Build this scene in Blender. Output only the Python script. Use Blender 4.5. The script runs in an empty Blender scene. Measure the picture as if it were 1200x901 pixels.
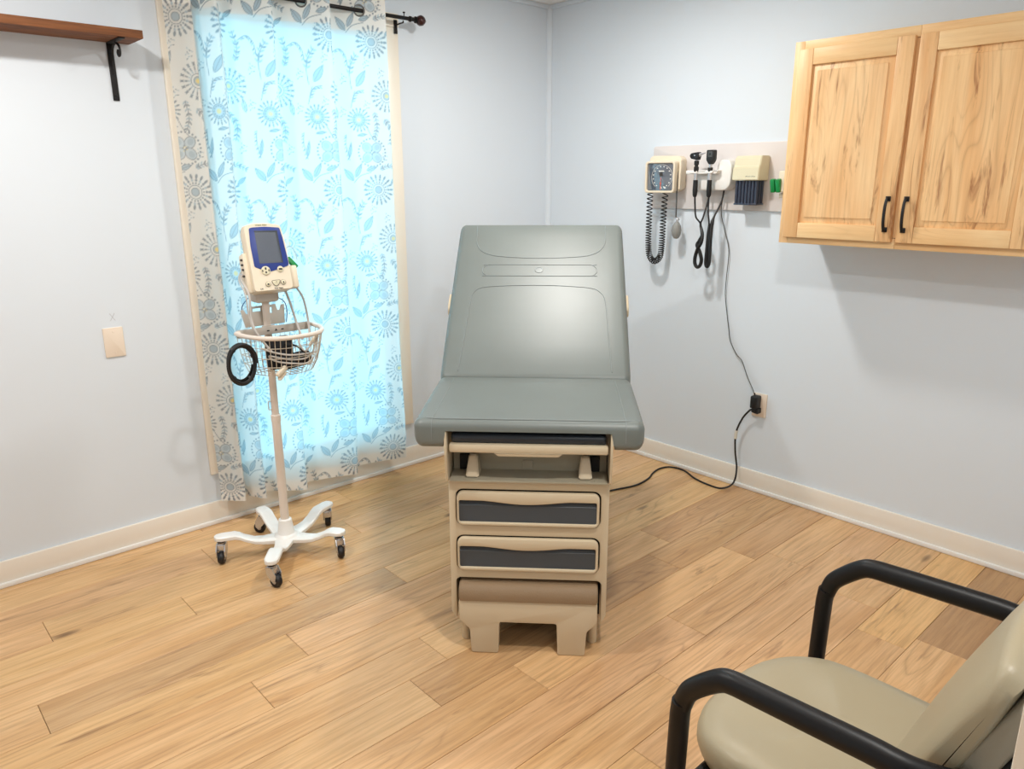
import bpy, bmesh, math, random
import numpy as np
from mathutils import Vector, Matrix

S = bpy.context.scene
COL = S.collection
PI = math.pi
random.seed(7)

# ------------------------------------------------------------------ camera
cam_d = bpy.data.cameras.new('camera')
cam = bpy.data.objects.new('camera', cam_d)
COL.objects.link(cam)
cam_d.sensor_width = 36.0
cam_d.lens = 26.37
cam_d.clip_start = 0.02
right = Vector((0.739, -0.674, -0.004)).normalized()
fwd = Vector((0.650, 0.713, -0.262)).normalized()
up = right.cross(fwd).normalized()
right = fwd.cross(up).normalized()
mw = Matrix((right, up, -fwd)).transposed().to_4x4()
mw.translation = Vector((-3.248, -3.238, 1.5))
cam.matrix_world = mw
S.camera = cam

# ------------------------------------------------------------------ sky outside the window
wd = bpy.data.worlds.new('sky')
S.world = wd
wd.use_nodes = True
bg = wd.node_tree.nodes['Background']
bg.inputs['Color'].default_value = (0.27, 0.76, 1.0, 1)
bg.inputs['Strength'].default_value = 4.8

S.view_settings.view_transform = 'Standard'
S.view_settings.look = 'None'
S.view_settings.gamma = 1.0
S.view_settings.use_curve_mapping = False
S.view_settings.exposure = 0.0

LAMP_W = 21.5
LAMP_COLOR = (1.0, 0.97, 0.92)
LAMPS = [(-1.0, -1.1, 0.9), (-2.95, -1.0, 1.05), (-2.1, -2.6, 1.0), (-3.3, -4.1, 0.5)]


# ------------------------------------------------------------------ helpers
def srgb(r, g, b):
    f = lambda c: (c / 255 / 12.92) if c / 255 <= 0.04045 else ((c / 255 + 0.055) / 1.055) ** 2.4
    return (f(r), f(g), f(b), 1)


def mat(name, col, rough=0.5, metal=0.0, bump=0.0, bscale=200.0, spec=0.5, var=0.0, vscale=8.0, emit=None):
    m = bpy.data.materials.new(name)
    m.use_nodes = True
    nt = m.node_tree
    p = nt.nodes['Principled BSDF']
    p.inputs['Base Color'].default_value = col
    p.inputs['Roughness'].default_value = rough
    p.inputs['Metallic'].default_value = metal
    p.inputs['Specular IOR Level'].default_value = spec
    tc = nt.nodes.new('ShaderNodeTexCoord')
    if bump > 0:
        nz = nt.nodes.new('ShaderNodeTexNoise')
        nz.inputs['Scale'].default_value = bscale
        nz.inputs['Detail'].default_value = 3
        nt.links.new(tc.outputs['Object'], nz.inputs['Vector'])
        b = nt.nodes.new('ShaderNodeBump')
        b.inputs['Strength'].default_value = bump
        b.inputs['Distance'].default_value = 0.002
        nt.links.new(nz.outputs['Fac'], b.inputs['Height'])
        nt.links.new(b.outputs['Normal'], p.inputs['Normal'])
    if var > 0:
        nz = nt.nodes.new('ShaderNodeTexNoise')
        nz.inputs['Scale'].default_value = vscale
        nz.inputs['Detail'].default_value = 4
        nt.links.new(tc.outputs['Object'], nz.inputs['Vector'])
        mx = nt.nodes.new('ShaderNodeMix')
        mx.data_type = 'RGBA'
        mx.inputs[6].default_value = tuple(c * (1 - var) for c in col[:3]) + (1,)
        mx.inputs[7].default_value = tuple(min(1, c * (1 + var)) for c in col[:3]) + (1,)
        nt.links.new(nz.outputs['Fac'], mx.inputs[0])
        nt.links.new(mx.outputs[2], p.inputs['Base Color'])
    if emit:
        p.inputs['Emission Color'].default_value = emit[0]
        p.inputs['Emission Strength'].default_value = emit[1]
    return m


class NT:
    """small node-building helper"""
    def __init__(self, m):
        self.t = m.node_tree

    def n(self, kind, **kw):
        nd = self.t.nodes.new(kind)
        for k, v in kw.items():
            if k.startswith('i_'):
                nd.inputs[k[2:].replace('_', ' ')].default_value = v
            else:
                setattr(nd, k, v)
        return nd

    def l(self, a, b):
        self.t.links.new(a, b)

    def math(self, op, a, b=None, clamp=False):
        nd = self.t.nodes.new('ShaderNodeMath')
        nd.operation = op
        nd.use_clamp = clamp
        for i, v in enumerate((a, b)):
            if v is None:
                continue
            if hasattr(v, 'links'):
                self.l(v, nd.inputs[i])
            else:
                nd.inputs[i].default_value = v
        return nd.outputs[0]

    def ramp(self, fac, stops):
        r = self.t.nodes.new('ShaderNodeValToRGB')
        el = r.color_ramp.elements
        while len(el) < len(stops):
            el.new(0.5)
        for e, (p, c) in zip(el, stops):
            e.position = p
            e.color = c
        self.l(fac, r.inputs['Fac'])
        return r.outputs['Color']

    def mix(self, fac, a, b, mode='MIX'):
        nd = self.t.nodes.new('ShaderNodeMix')
        nd.data_type = 'RGBA'
        nd.blend_type = mode
        for i, v in ((0, fac), (6, a), (7, b)):
            if hasattr(v, 'links'):
                self.l(v, nd.inputs[i])
            else:
                nd.inputs[i].default_value = v
        return nd.outputs[2]


def wood(name, light, mid, dark, axis='x', knots=0.35, streak=0.5, rough=0.45, objcolor=True, ring=1.0, fine=1.0, fld=(1.1, 6.5), sthr=.62, kr=1.0):
    """planed timber, grain along the given local axis, varied per object"""
    m = bpy.data.materials.new(name)
    m.use_nodes = True
    k = NT(m)
    p = m.node_tree.nodes['Principled BSDF']
    tc = k.n('ShaderNodeTexCoord')
    oi = k.n('ShaderNodeObjectInfo')
    off = k.n('ShaderNodeVectorMath', operation='SCALE')
    cmb = k.n('ShaderNodeCombineXYZ')
    r1 = k.math('MULTIPLY', oi.outputs['Random'], 37.0)
    r2 = k.math('MULTIPLY', k.math('FRACT', k.math('MULTIPLY', oi.outputs['Random'], 91.7)), 23.0)
    k.l(r1, cmb.inputs[0]); k.l(r2, cmb.inputs[1]); k.l(r1, cmb.inputs[2])
    add = k.n('ShaderNodeVectorMath', operation='ADD')
    k.l(tc.outputs['Object'], add.inputs[0]); k.l(cmb.outputs[0], add.inputs[1])

    def stretch(s, ly):
        mp = k.n('ShaderNodeMapping')
        v = {'x': (s, ly, ly), 'y': (ly, s, ly), 'z': (ly, ly, s)}[axis]
        mp.inputs['Scale'].default_value = v
        k.l(add.outputs[0], mp.inputs['Vector'])
        return mp.outputs[0]

    big = k.n('ShaderNodeTexNoise', i_Scale=1.0, i_Detail=3.0, i_Distortion=0.6)
    k.l(stretch(0.9, 7.0), big.inputs['Vector'])
    grain = k.n('ShaderNodeTexNoise', i_Scale=1.0, i_Detail=6.0, i_Roughness=0.65, i_Distortion=0.3)
    k.l(stretch(4.0, 90.0), grain.inputs['Vector'])
    # cathedral figure: bands of a stretched, distorted noise field
    fdn = k.n('ShaderNodeTexNoise', i_Scale=1.0, i_Detail=1.5, i_Distortion=0.2)
    k.l(stretch(*fld), fdn.inputs['Vector'])
    band = k.math('FRACT', k.math('MULTIPLY', fdn.outputs['Fac'], 22.0))
    band = k.math('ABSOLUTE', k.math('SUBTRACT', band, 0.5))
    band = k.math('MULTIPLY', k.math('SUBTRACT', 0.5, band), 2.0, True)
    bandm = k.math('POWER', band, 5.0)
    where = k.n('ShaderNodeTexNoise', i_Scale=1.0, i_Detail=1.0)
    k.l(stretch(1.3, 4.0), where.inputs['Vector'])
    wmask = k.math('MULTIPLY', k.math('SUBTRACT', where.outputs['Fac'], 0.47), 7.0, True)
    figure = k.math('MULTIPLY', k.math('MULTIPLY', bandm, wmask), 0.55 * ring)
    col = k.ramp(big.outputs['Fac'], [(0.30, mid), (0.52, light), (0.72, mid)])
    gfac = k.math('MULTIPLY', k.math('SUBTRACT', grain.outputs['Fac'], 0.42), 1.25 * fine, True)
    col = k.mix(gfac, col, tuple(0.5 * a + 0.5 * b for a, b in zip(mid, dark)))
    col = k.mix(figure, col, dark)
    # long mineral streaks
    st = k.n('ShaderNodeTexNoise', i_Scale=1.0, i_Detail=4.0, i_Roughness=0.7, i_Distortion=0.8)
    k.l(stretch(2.2, 22.0), st.inputs['Vector'])
    sm = k.math('MULTIPLY', k.math('SUBTRACT', st.outputs['Fac'], sthr), 9.0 * streak, True)
    col = k.mix(k.math('MULTIPLY', sm, 0.75), col, dark)
    # knots
    vo = k.n('ShaderNodeTexVoronoi', i_Scale=1.0, i_Randomness=1.0)
    k.l(stretch(1.7, 5.5), vo.inputs['Vector'])
    kn = k.math('MULTIPLY', k.math('SUBTRACT', 0.155 * kr * (0.6 + knots), vo.outputs['Distance']), 14.0, True)
    sel = k.n('ShaderNodeSeparateColor')
    k.l(vo.outputs['Color'], sel.inputs[0])
    kn = k.math('MULTIPLY', kn, k.math('LESS_THAN', sel.outputs[0], knots))
    col = k.mix(kn, col, tuple(c * 0.45 for c in dark[:3]) + (1,))
    if objcolor:
        col = k.mix(1.0, col, oi.outputs['Color'], 'MULTIPLY')
    k.l(col, p.inputs['Base Color'])
    p.inputs['Roughness'].default_value = rough
    p.inputs['Specular IOR Level'].default_value = 0.35
    bp = k.n('ShaderNodeBump', i_Strength=0.12, i_Distance=0.002)
    k.l(grain.outputs['Fac'], bp.inputs['Height'])
    k.l(bp.outputs['Normal'], p.inputs['Normal'])
    return m


def T(bm, verts, M):
    if M is not None:
        bmesh.ops.transform(bm, matrix=M, verts=verts)


def box(bm, c, s, bev=0.0, M=None, seg=2):
    r = bmesh.ops.create_cube(bm, size=1.0)
    vs = r['verts']
    bmesh.ops.scale(bm, vec=Vector(s), verts=vs)
    bmesh.ops.translate(bm, vec=Vector(c), verts=vs)
    if bev > 0:
        es = list({e for v in vs for e in v.link_edges})
        rb = bmesh.ops.bevel(bm, geom=es, offset=min(bev, min(s) * 0.49), segments=seg, affect='EDGES', profile=0.5)
        vs = list({v for f in rb['faces'] for v in f.verts} | {v for v in vs if v.is_valid})
    T(bm, vs, M)
    return vs


def rrect(w, h, r, n=4, cx=0, cy=0):
    pts = []
    for (sx, sy, a0) in ((1, 1, 0), (-1, 1, 90), (-1, -1, 180), (1, -1, 270)):
        for i in range(n + 1):
            a = math.radians(a0 + 90 * i / n)
            pts.append((cx + sx * (w / 2 - r) + r * math.cos(a), cy + sy * (h / 2 - r) + r * math.sin(a)))
    return pts


def roundpoly(pts, r, n=4):
    out = []
    N = len(pts)
    for i in range(N):
        p0, p1, p2 = (Vector(pts[(i + j - 1) % N]) for j in range(3))
        a, b = (p0 - p1), (p2 - p1)
        rr = min(r, a.length * 0.45, b.length * 0.45)
        s, e = p1 + a.normalized() * rr, p1 + b.normalized() * rr
        for t in range(n + 1):
            t /= n
            q = s * (1 - t) ** 2 + p1 * 2 * t * (1 - t) + e * t * t
            out.append((q.x, q.y))
    return out


def plate(bm, outer, holes=(), d0=0.0, d1=0.01, M=None, bev=0.0):
    """flat shape in local xy with holes, extruded d0..d1 along z, then M"""
    tmp = bmesh.new()
    edges = []
    for loop in [outer] + list(holes):
        vs = [tmp.verts.new((x, y, d0)) for x, y in loop]
        for i in range(len(vs)):
            edges.append(tmp.edges.new((vs[i], vs[(i + 1) % len(vs)])))
    if holes:
        bmesh.ops.triangle_fill(tmp, use_beauty=True, use_dissolve=False, edges=edges)
    else:
        tmp.faces.new([v for v in tmp.verts])
    bmesh.ops.recalc_face_normals(tmp, faces=tmp.faces[:])
    ext = bmesh.ops.extrude_face_region(tmp, geom=tmp.faces[:])
    nv = [g for g in ext['geom'] if isinstance(g, bmesh.types.BMVert)]
    for v in nv:
        v.co.z = d1
    bmesh.ops.recalc_face_normals(tmp, faces=tmp.faces[:])
    if bev > 0:
        es = [e for e in tmp.edges if len(e.link_faces) == 2 and e.calc_face_angle(0) > 0.9
              and abs(e.verts[0].co.z - e.verts[1].co.z) < 1e-6 and abs(e.verts[0].co.z - d1) < 1e-6]
        bmesh.ops.bevel(tmp, geom=es, offset=bev, segments=2, affect='EDGES', profile=0.5)
    if M is not None:
        bmesh.ops.transform(tmp, matrix=M, verts=tmp.verts[:])
    me = bpy.data.meshes.new('tmp')
    tmp.to_mesh(me)
    tmp.free()
    bm.from_mesh(me)
    bpy.data.meshes.remove(me)


def smooth(pts, n=8, closed=False):
    P = [Vector(p) for p in pts]
    out = []
    N = len(P)
    rng = range(N if closed else N - 1)
    for i in rng:
        if closed:
            a, b, c, d = (P[(i + j - 1) % N] for j in range(4))
        else:
            a, b, c, d = P[max(i - 1, 0)], P[i], P[i + 1], P[min(i + 2, N - 1)]
        for t in range(n):
            t /= n
            out.append(0.5 * ((2 * b) + (c - a) * t + (2 * a - 5 * b + 4 * c - d) * t * t + (3 * b - a - 3 * c + d) * t ** 3))
    if not closed:
        out.append(P[-1])
    return out


def tube(bm, pts, r, n=8, closed=False, M=None, flat=1.0, upv=(0, 0, 1)):
    P = [Vector(p) for p in pts]
    N = len(P)
    rad = r if isinstance(r, (list, tuple)) else [r] * N
    rings = []
    prev = None
    for i in range(N):
        if closed:
            t = P[(i + 1) % N] - P[i - 1]
        else:
            t = P[min(i + 1, N - 1)] - P[max(i - 1, 0)]
        if t.length < 1e-9:
            t = Vector((0, 0, 1))
        t.normalize()
        if prev is None:
            u = Vector(upv) if abs(t.dot(Vector(upv))) < 0.95 else Vector((1, 0, 0))
            a = t.cross(u).normalized()
        else:
            a = (prev - t * prev.dot(t))
            a = a.normalized() if a.length > 1e-6 else t.orthogonal().normalized()
        prev = a
        b = t.cross(a).normalized()
        rings.append([bm.verts.new(P[i] + (a * math.cos(2 * PI * k / n) + b * flat * math.sin(2 * PI * k / n)) * rad[i]) for k in range(n)])
    for i in range(N if closed else N - 1):
        A, B = rings[i], rings[(i + 1) % N]
        for k in range(n):
            bm.faces.new((A[k], A[(k + 1) % n], B[(k + 1) % n], B[k]))
    if not closed:
        bm.faces.new(rings[0][::-1])
        bm.faces.new(rings[-1])
    vs = [v for rg in rings for v in rg]
    T(bm, vs, M)
    return vs


def lathe(bm, prof, n=24, M=None):
    rings = []
    vs = []
    for r, h in prof:
        if r < 1e-6:
            v = bm.verts.new((0, 0, h)); rings.append([v]); vs.append(v)
        else:
            rg = [bm.verts.new((r * math.cos(2 * PI * k / n), r * math.sin(2 * PI * k / n), h)) for k in range(n)]
            rings.append(rg); vs += rg
    for A, B in zip(rings[:-1], rings[1:]):
        for k in range(n):
            if len(A) == 1 and len(B) == 1:
                continue
            if len(A) == 1:
                bm.faces.new((A[0], B[(k + 1) % n], B[k]))
            elif len(B) == 1:
                bm.faces.new((A[k], A[(k + 1) % n], B[0]))
            else:
                bm.faces.new((A[k], A[(k + 1) % n], B[(k + 1) % n], B[k]))
    if len(rings[0]) > 1:
        bm.faces.new(rings[0][::-1])
    if len(rings[-1]) > 1:
        bm.faces.new(rings[-1])
    T(bm, vs, M)
    return vs


def obj(name, bm, m, parent=None, label=None, angle=35, flat=False):
    if not isinstance(bm, bmesh.types.BMesh):
        me = bm
    else:
        bmesh.ops.recalc_face_normals(bm, faces=bm.faces[:])
        me = bpy.data.meshes.new(name)
        bm.to_mesh(me)
        bm.free()
        if not flat:
            me.polygons.foreach_set('use_smooth', [True] * len(me.polygons))
            me.set_sharp_from_angle(angle=math.radians(angle))
    if m is not None:
        me.materials.append(m)
    o = bpy.data.objects.new(name, me)
    COL.objects.link(o)
    if parent is not None:
        o.parent = parent
    if label:
        o['label'] = label
    return o


def tag(o, label=None, cat=None, group=None, kind=None):
    if label: o['label'] = label
    if cat: o['category'] = cat
    if group: o['group'] = group
    if kind: o['kind'] = kind
    return o


def thing(name, label, cat, loc=(0, 0, 0), rz=0.0, group=None):
    o = bpy.data.objects.new(name, None)
    COL.objects.link(o)
    o.empty_display_size = 0.1
    o.location = loc
    o.rotation_euler = (0, 0, rz)
    return tag(o, label, cat, group)


def struct(name, bm, m, parent=None):
    o = obj(name, bm, m, parent, flat=False)
    if parent is None:
        o['kind'] = 'structure'
    return o


def local(root, P):
    c, s = math.cos(root.rotation_euler.z), math.sin(root.rotation_euler.z)
    d = Vector(P) - root.location
    return Vector((c * d.x + s * d.y, -s * d.x + c * d.y, d.z))


def text_bm(bm, s, size, M, depth=0.0006):
    cu = bpy.data.curves.new('t', 'FONT')
    cu.body = s
    cu.size = size
    cu.align_x = 'CENTER'
    cu.align_y = 'CENTER'
    cu.extrude = depth
    cu.resolution_u = 2
    o = bpy.data.objects.new('t', cu)
    COL.objects.link(o)
    dg = bpy.context.evaluated_depsgraph_get()
    me = bpy.data.meshes.new_from_object(o.evaluated_get(dg))
    n0 = len(bm.verts)
    bm.from_mesh(me)
    bm.verts.ensure_lookup_table()
    bmesh.ops.transform(bm, matrix=M, verts=bm.verts[n0:])
    bpy.data.objects.remove(o)
    bpy.data.curves.remove(cu)
    bpy.data.meshes.remove(me)


def frame(o, x, y, z):
    """matrix with columns x, y, z and origin o"""
    M = Matrix((Vector(x).normalized(), Vector(y).normalized(), Vector(z).normalized())).transposed().to_4x4()
    M.translation = Vector(o)
    return M


# ------------------------------------------------------------------ materials
M_wall = mat('wall_paint', srgb(223, 231, 239), 0.55, bump=0.05, bscale=120, var=0.012, vscale=3)
M_ceil = mat('ceiling_paint', srgb(238, 238, 238), 0.8, bump=0.05, bscale=90)
M_trim = mat('trim_paint', srgb(240, 232, 220), 0.4, bump=0.03, bscale=60, var=0.02, vscale=5)
M_case = mat('casing_paint', srgb(242, 232, 216), 0.4, bump=0.02, bscale=60, var=0.015, vscale=5)
M_plank = wood('oak_plank', srgb(226, 186, 138), srgb(210, 165, 114), srgb(112, 74, 47), 'x', knots=0.55, streak=0.7, rough=0.30, ring=.55, fld=(0.6, 6.0), fine=1.7, sthr=.60, kr=.62)
M_sub = mat('subfloor', srgb(92, 66, 44), 0.9, bump=0.1)
M_hick_v = wood('hickory_upright', srgb(247, 209, 158), srgb(235, 184, 128), srgb(140, 80, 42), 'z', knots=0.34, streak=1.0, rough=0.42, ring=0.5, fine=0.9, fld=(0.7, 7.0), sthr=.57)
M_hick_h = wood('hickory_level', srgb(246, 210, 158), srgb(234, 187, 130), srgb(160, 104, 58), 'y', knots=0.05, streak=0.15, rough=0.42, ring=0.5, fine=0.7)
M_shelf = wood('stained_board', srgb(146, 92, 54), srgb(112, 68, 40), srgb(52, 32, 22), 'x', knots=0.2, streak=1.0, rough=0.65, objcolor=False, ring=0.6, fine=1.6, sthr=.50)
M_iron = mat('black_iron', srgb(26, 25, 26), 0.5, 0.3, bump=0.15, bscale=300)
M_rod = mat('rod_metal', srgb(30, 27, 27), 0.4, 0.6)
M_finial = mat('finial_glass', srgb(58, 26, 24), 0.15, 0.2, var=0.3, vscale=60)
M_grom = mat('grommet_metal', srgb(120, 118, 115), 0.35, 0.8)
M_glass = None
M_sash = mat('sash_vinyl', srgb(238, 238, 234), 0.4)
M_vinyl = mat('grey_vinyl', srgb(110, 117, 114), 0.42, bump=0.12, bscale=420, var=0.10, vscale=5, spec=0.6)
M_seam = mat('seam_vinyl', srgb(128, 135, 134), 0.4, bump=0.1, bscale=500)
M_navy = mat('dark_vinyl', srgb(44, 52, 62), 0.32, bump=0.1, bscale=420)
M_putty = mat('putty_plastic', srgb(208, 192, 164), 0.38, bump=0.05, bscale=500, var=0.015)
M_putty2 = mat('putty_metal', srgb(166, 158, 138), 0.42, bump=0.05, bscale=300)
M_inset = mat('drawer_grey', srgb(66, 72, 78), 0.5, bump=0.15, bscale=700)
M_black = mat('gap_black', srgb(16, 16, 17), 0.7)
M_tread = mat('ribbed_tread', srgb(142, 118, 90), 0.6, bump=0.6, bscale=260, var=0.05)
M_chairv = mat('olive_vinyl', srgb(162, 150, 124), 0.42, bump=0.1, bscale=350, var=0.03, vscale=5)
M_chairb = mat('olive_vinyl_back', srgb(150, 144, 128), 0.5, bump=0.1, bscale=350, var=0.03, vscale=5)
M_frame = mat('black_frame', srgb(17, 17, 19), 0.42, bump=0.08, bscale=500, spec=0.3)
M_cream = mat('cream_plastic', srgb(232, 219, 196), 0.4, bump=0.03, bscale=500)
M_cream2 = mat('cream_label', srgb(222, 214, 184), 0.4)
M_white = mat('white_enamel', srgb(240, 238, 234), 0.3)
M_pole = mat('pole_enamel', srgb(226, 214, 202), 0.32)
M_blue = mat('blue_bezel', srgb(40, 62, 140), 0.35)
M_screen = mat('lcd_screen', srgb(74, 82, 96), 0.25, bump=0.2, bscale=900, var=0.05, vscale=300)
M_dark = mat('dark_print', srgb(58, 54, 50), 0.5)
M_green = mat('green_plastic', srgb(18, 140, 70), 0.35)
M_greyplas = mat('grey_plastic', srgb(196, 188, 178), 0.4)
M_cable = mat('grey_cable', srgb(190, 184, 178), 0.45)
M_wire = mat('basket_wire', srgb(206, 194, 176), 0.35, 0.2)
M_chrome = mat('chrome', srgb(205, 206, 210), 0.22, 0.8)
M_rubber = mat('black_rubber', srgb(18, 18, 20), 0.5, bump=0.05)
M_board = mat('grey_board', srgb(222, 216, 214), 0.45, bump=0.02)
M_dial = mat('dial_face', srgb(84, 92, 104), 0.3)
_pd = M_dial.node_tree.nodes['Principled BSDF']
_pd.inputs['Coat Weight'].default_value = 1.0
_pd.inputs['Coat IOR'].default_value = 2.4
_pd.inputs['Coat Roughness'].default_value = 0.03
M_dialw = mat('dial_white', srgb(232, 232, 228), 0.5)
M_dialr = mat('dial_red', srgb(214, 110, 96), 0.5)
M_bulb = mat('grey_rubber', srgb(142, 142, 138), 0.5)
M_tube = mat('dark_tube', srgb(74, 76, 76), 0.45)
M_specula = mat('smoked_plastic', srgb(52, 60, 78), 0.3, var=0.3, vscale=90)
M_plate = mat('wall_plate', srgb(236, 220, 202), 0.35)
M_cuff = mat('black_nylon', srgb(17, 18, 23), 0.85, bump=0.3, bscale=500)
M_label = mat('paper_tag', srgb(226, 220, 206), 0.6)
M_lens = mat('lamp_lens', (1, 1, 1, 1), 0.5, emit=((1, 0.96, 0.9, 1), 8.0))

M_glass = bpy.data.materials.new('window_glass')
M_glass.use_nodes = True
_k = NT(M_glass)
M_glass.node_tree.nodes.remove(M_glass.node_tree.nodes['Principled BSDF'])
_tr = _k.n('ShaderNodeBsdfTransparent', i_Color=(0.97, 0.99, 1.0, 1))
_gl = _k.n('ShaderNodeBsdfGlossy', i_Roughness=0.02)
_fr = _k.n('ShaderNodeFresnel', i_IOR=1.45)
_mx = _k.n('ShaderNodeMixShader')
_k.l(_fr.outputs[0], _mx.inputs[0]); _k.l(_tr.outputs[0], _mx.inputs[1]); _k.l(_gl.outputs[0], _mx.inputs[2])
_k.l(_mx.outputs[0], M_glass.node_tree.nodes['Material Output'].inputs['Surface'])

M_curt = bpy.data.materials.new('printed_cotton')
M_curt.use_nodes = True
_k = NT(M_curt)
M_curt.node_tree.nodes.remove(M_curt.node_tree.nodes['Principled BSDF'])
_at = _k.n('ShaderNodeVertexColor', layer_name='print')
_df = _k.n('ShaderNodeBsdfDiffuse')
_tl = _k.n('ShaderNodeBsdfTranslucent')
_gm = _k.n('ShaderNodeGamma', i_Gamma=0.35)
_tcc = _k.n('ShaderNodeTexCoord')
_wv = _k.n('ShaderNodeTexNoise', i_Scale=900.0, i_Detail=1.0)
_k.l(_tcc.outputs['Object'], _wv.inputs['Vector'])
_bp = _k.n('ShaderNodeBump', i_Strength=0.15, i_Distance=0.001)
_k.l(_wv.outputs['Fac'], _bp.inputs['Height'])
_k.l(_bp.outputs['Normal'], _df.inputs['Normal'])
_k.l(_at.outputs['Color'], _df.inputs['Color'])
_k.l(_at.outputs['Color'], _gm.inputs['Color'])
_k.l(_gm.outputs['Color'], _tl.inputs['Color'])
_ts = _k.n('ShaderNodeBsdfTransparent')
_k.l(_gm.outputs['Color'], _ts.inputs['Color'])
# thin single cloth lets light through; header and hem are sewn double (alpha < 1)
_mx = _k.n('ShaderNodeMixShader')
_k.l(_k.math('MULTIPLY', _at.outputs['Alpha'], 0.42), _mx.inputs[0])
_k.l(_df.outputs[0], _mx.inputs[1]); _k.l(_tl.outputs[0], _mx.inputs[2])
_mx2 = _k.n('ShaderNodeMixShader')
_k.l(_k.math('MULTIPLY', _k.math('POWER', _at.outputs['Alpha'], 2.0), 0.05), _mx2.inputs[0])
_k.l(_mx.outputs[0], _mx2.inputs[1]); _k.l(_ts.outputs[0], _mx2.inputs[2])
_k.l(_mx2.outputs[0], M_curt.node_tree.nodes['Material Output'].inputs['Surface'])

# ------------------------------------------------------------------ room shell
H = 2.44
XB, YF = -4.4, -5.0
FXZ = lambda y: frame((0, y, 0), (1, 0, 0), (0, 0, 1), (0, -1, 0))   # plate xy -> world xz, thickness towards -y

bm = bmesh.new()
WX0, WX1, WZ0, WZ1 = -2.005, -1.10, 0.18, 2.195
plate(bm, [(XB - .1, -.05), (0.1, -.05), (0.1, H + .05), (XB - .1, H + .05)], [[(WX0, WZ0), (WX1, WZ0), (WX1, WZ1), (WX0, WZ1)]], -0.12, 0.0, FXZ(0))
struct('wall_left', bm, M_wall)
bm = bmesh.new(); box(bm, (0.06, (YF) / 2, H / 2), (0.12, -YF + .1, H + .1)); struct('wall_right', bm, M_wall)
bm = bmesh.new(); box(bm, (XB - 0.06, YF / 2, H / 2), (0.12, -YF + .1, H + .1)); struct('wall_back', bm, M_wall)
bm = bmesh.new(); box(bm, (XB / 2, YF - 0.06, H / 2), (-XB + .3, 0.12, H + .1)); struct('wall_front', bm, M_wall)
bm = bmesh.new(); box(bm, (-2.355 / 2, -3.16, H / 2), (2.355, 0.10, H)); struct('wall_near', bm, M_wall)
bm = bmesh.new(); box(bm, (-2.361, -3.155, 1.06), (0.018, 0.114, 2.12), 0.003); struct('trim_2', bm, M_case)
bm = bmesh.new(); box(bm, (XB / 2, YF / 2, H + 0.05), (-XB + .3, -YF + .3, 0.1)); struct('ceiling', bm, M_ceil)

# corner strip and a thin ceiling bead
bm = bmesh.new()
lathe(bm, [(0.022, 0.1), (0.022, H)], 16, Matrix.Translation((-0.004, -0.004, 0)))
struct('trim_1', bm, M_wall)
bm = bmesh.new(); box(bm, (XB / 2, -0.008, H - .011), (-XB, 0.016, 0.022), 0.004); struct('trim_3', bm, M_wall)
bm = bmesh.new(); box(bm, (-0.008, YF / 2, H - .011), (0.016, -YF, 0.022), 0.004); struct('trim_4', bm, M_wall)

# floor and planks
bm = bmesh.new(); box(bm, (XB / 2, YF / 2, -0.045), (-XB + .2, -YF + .2, 0.06)); floor = struct('floor', bm, M_sub)
PW = 0.164
TH = 0.0145
rows = {0: [-3.3, -1.55], 1: [-2.28, -1.0], 2: [-2.9, -1.7, -0.6], 3: [-2.48, -1.28], 4: [-2.128, -.93], 5: [-3.01, -1.797, -.6], 6: [-2.30, -1.1],
        7: [-2.497, -1.36], 8: [-1.977, -.776], 9: [-2.129, -.93], 10: [-1.842, -.645], 11: [-2.447, -1.247, -.552], 12: [-1.535, -.34],
        13: [-1.849, -.655], 14: [-2.03, -.83], 15: [-1.94, -.743], 16: [-2.4, -1.2], 17: [-2.0, -.9], 18: [-2.9, -1.6]}
tint = {(5, 1): (0.80, 0.80, 0.80), (9, 1): (0.80, 0.76, 0.72), (9, 2): (0.86, 0.84, 0.82), (15, 2): (0.66, 0.60, 0.55), (14, 2): (1.04, 1.0, 0.86), (10, 2): (0.88, 0.84, 0.84),
        (8, 2): (0.84, 0.80, 0.80), (4, 1): (0.92, 0.9, 0.86), (11, 2): (0.95, 0.93, 0.93), (9, 3): (0.86, .83, .8), (15, 1): (1.0, .97, .93), (13, 2): (.95, .93, .9),
        (14, 1): (.92, .88, .84), (10, 1): (1.05, 1.04, 1.02), (7, 1): (.97, .95, .93), (2, 1): (.92, .92, .88)}
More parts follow.
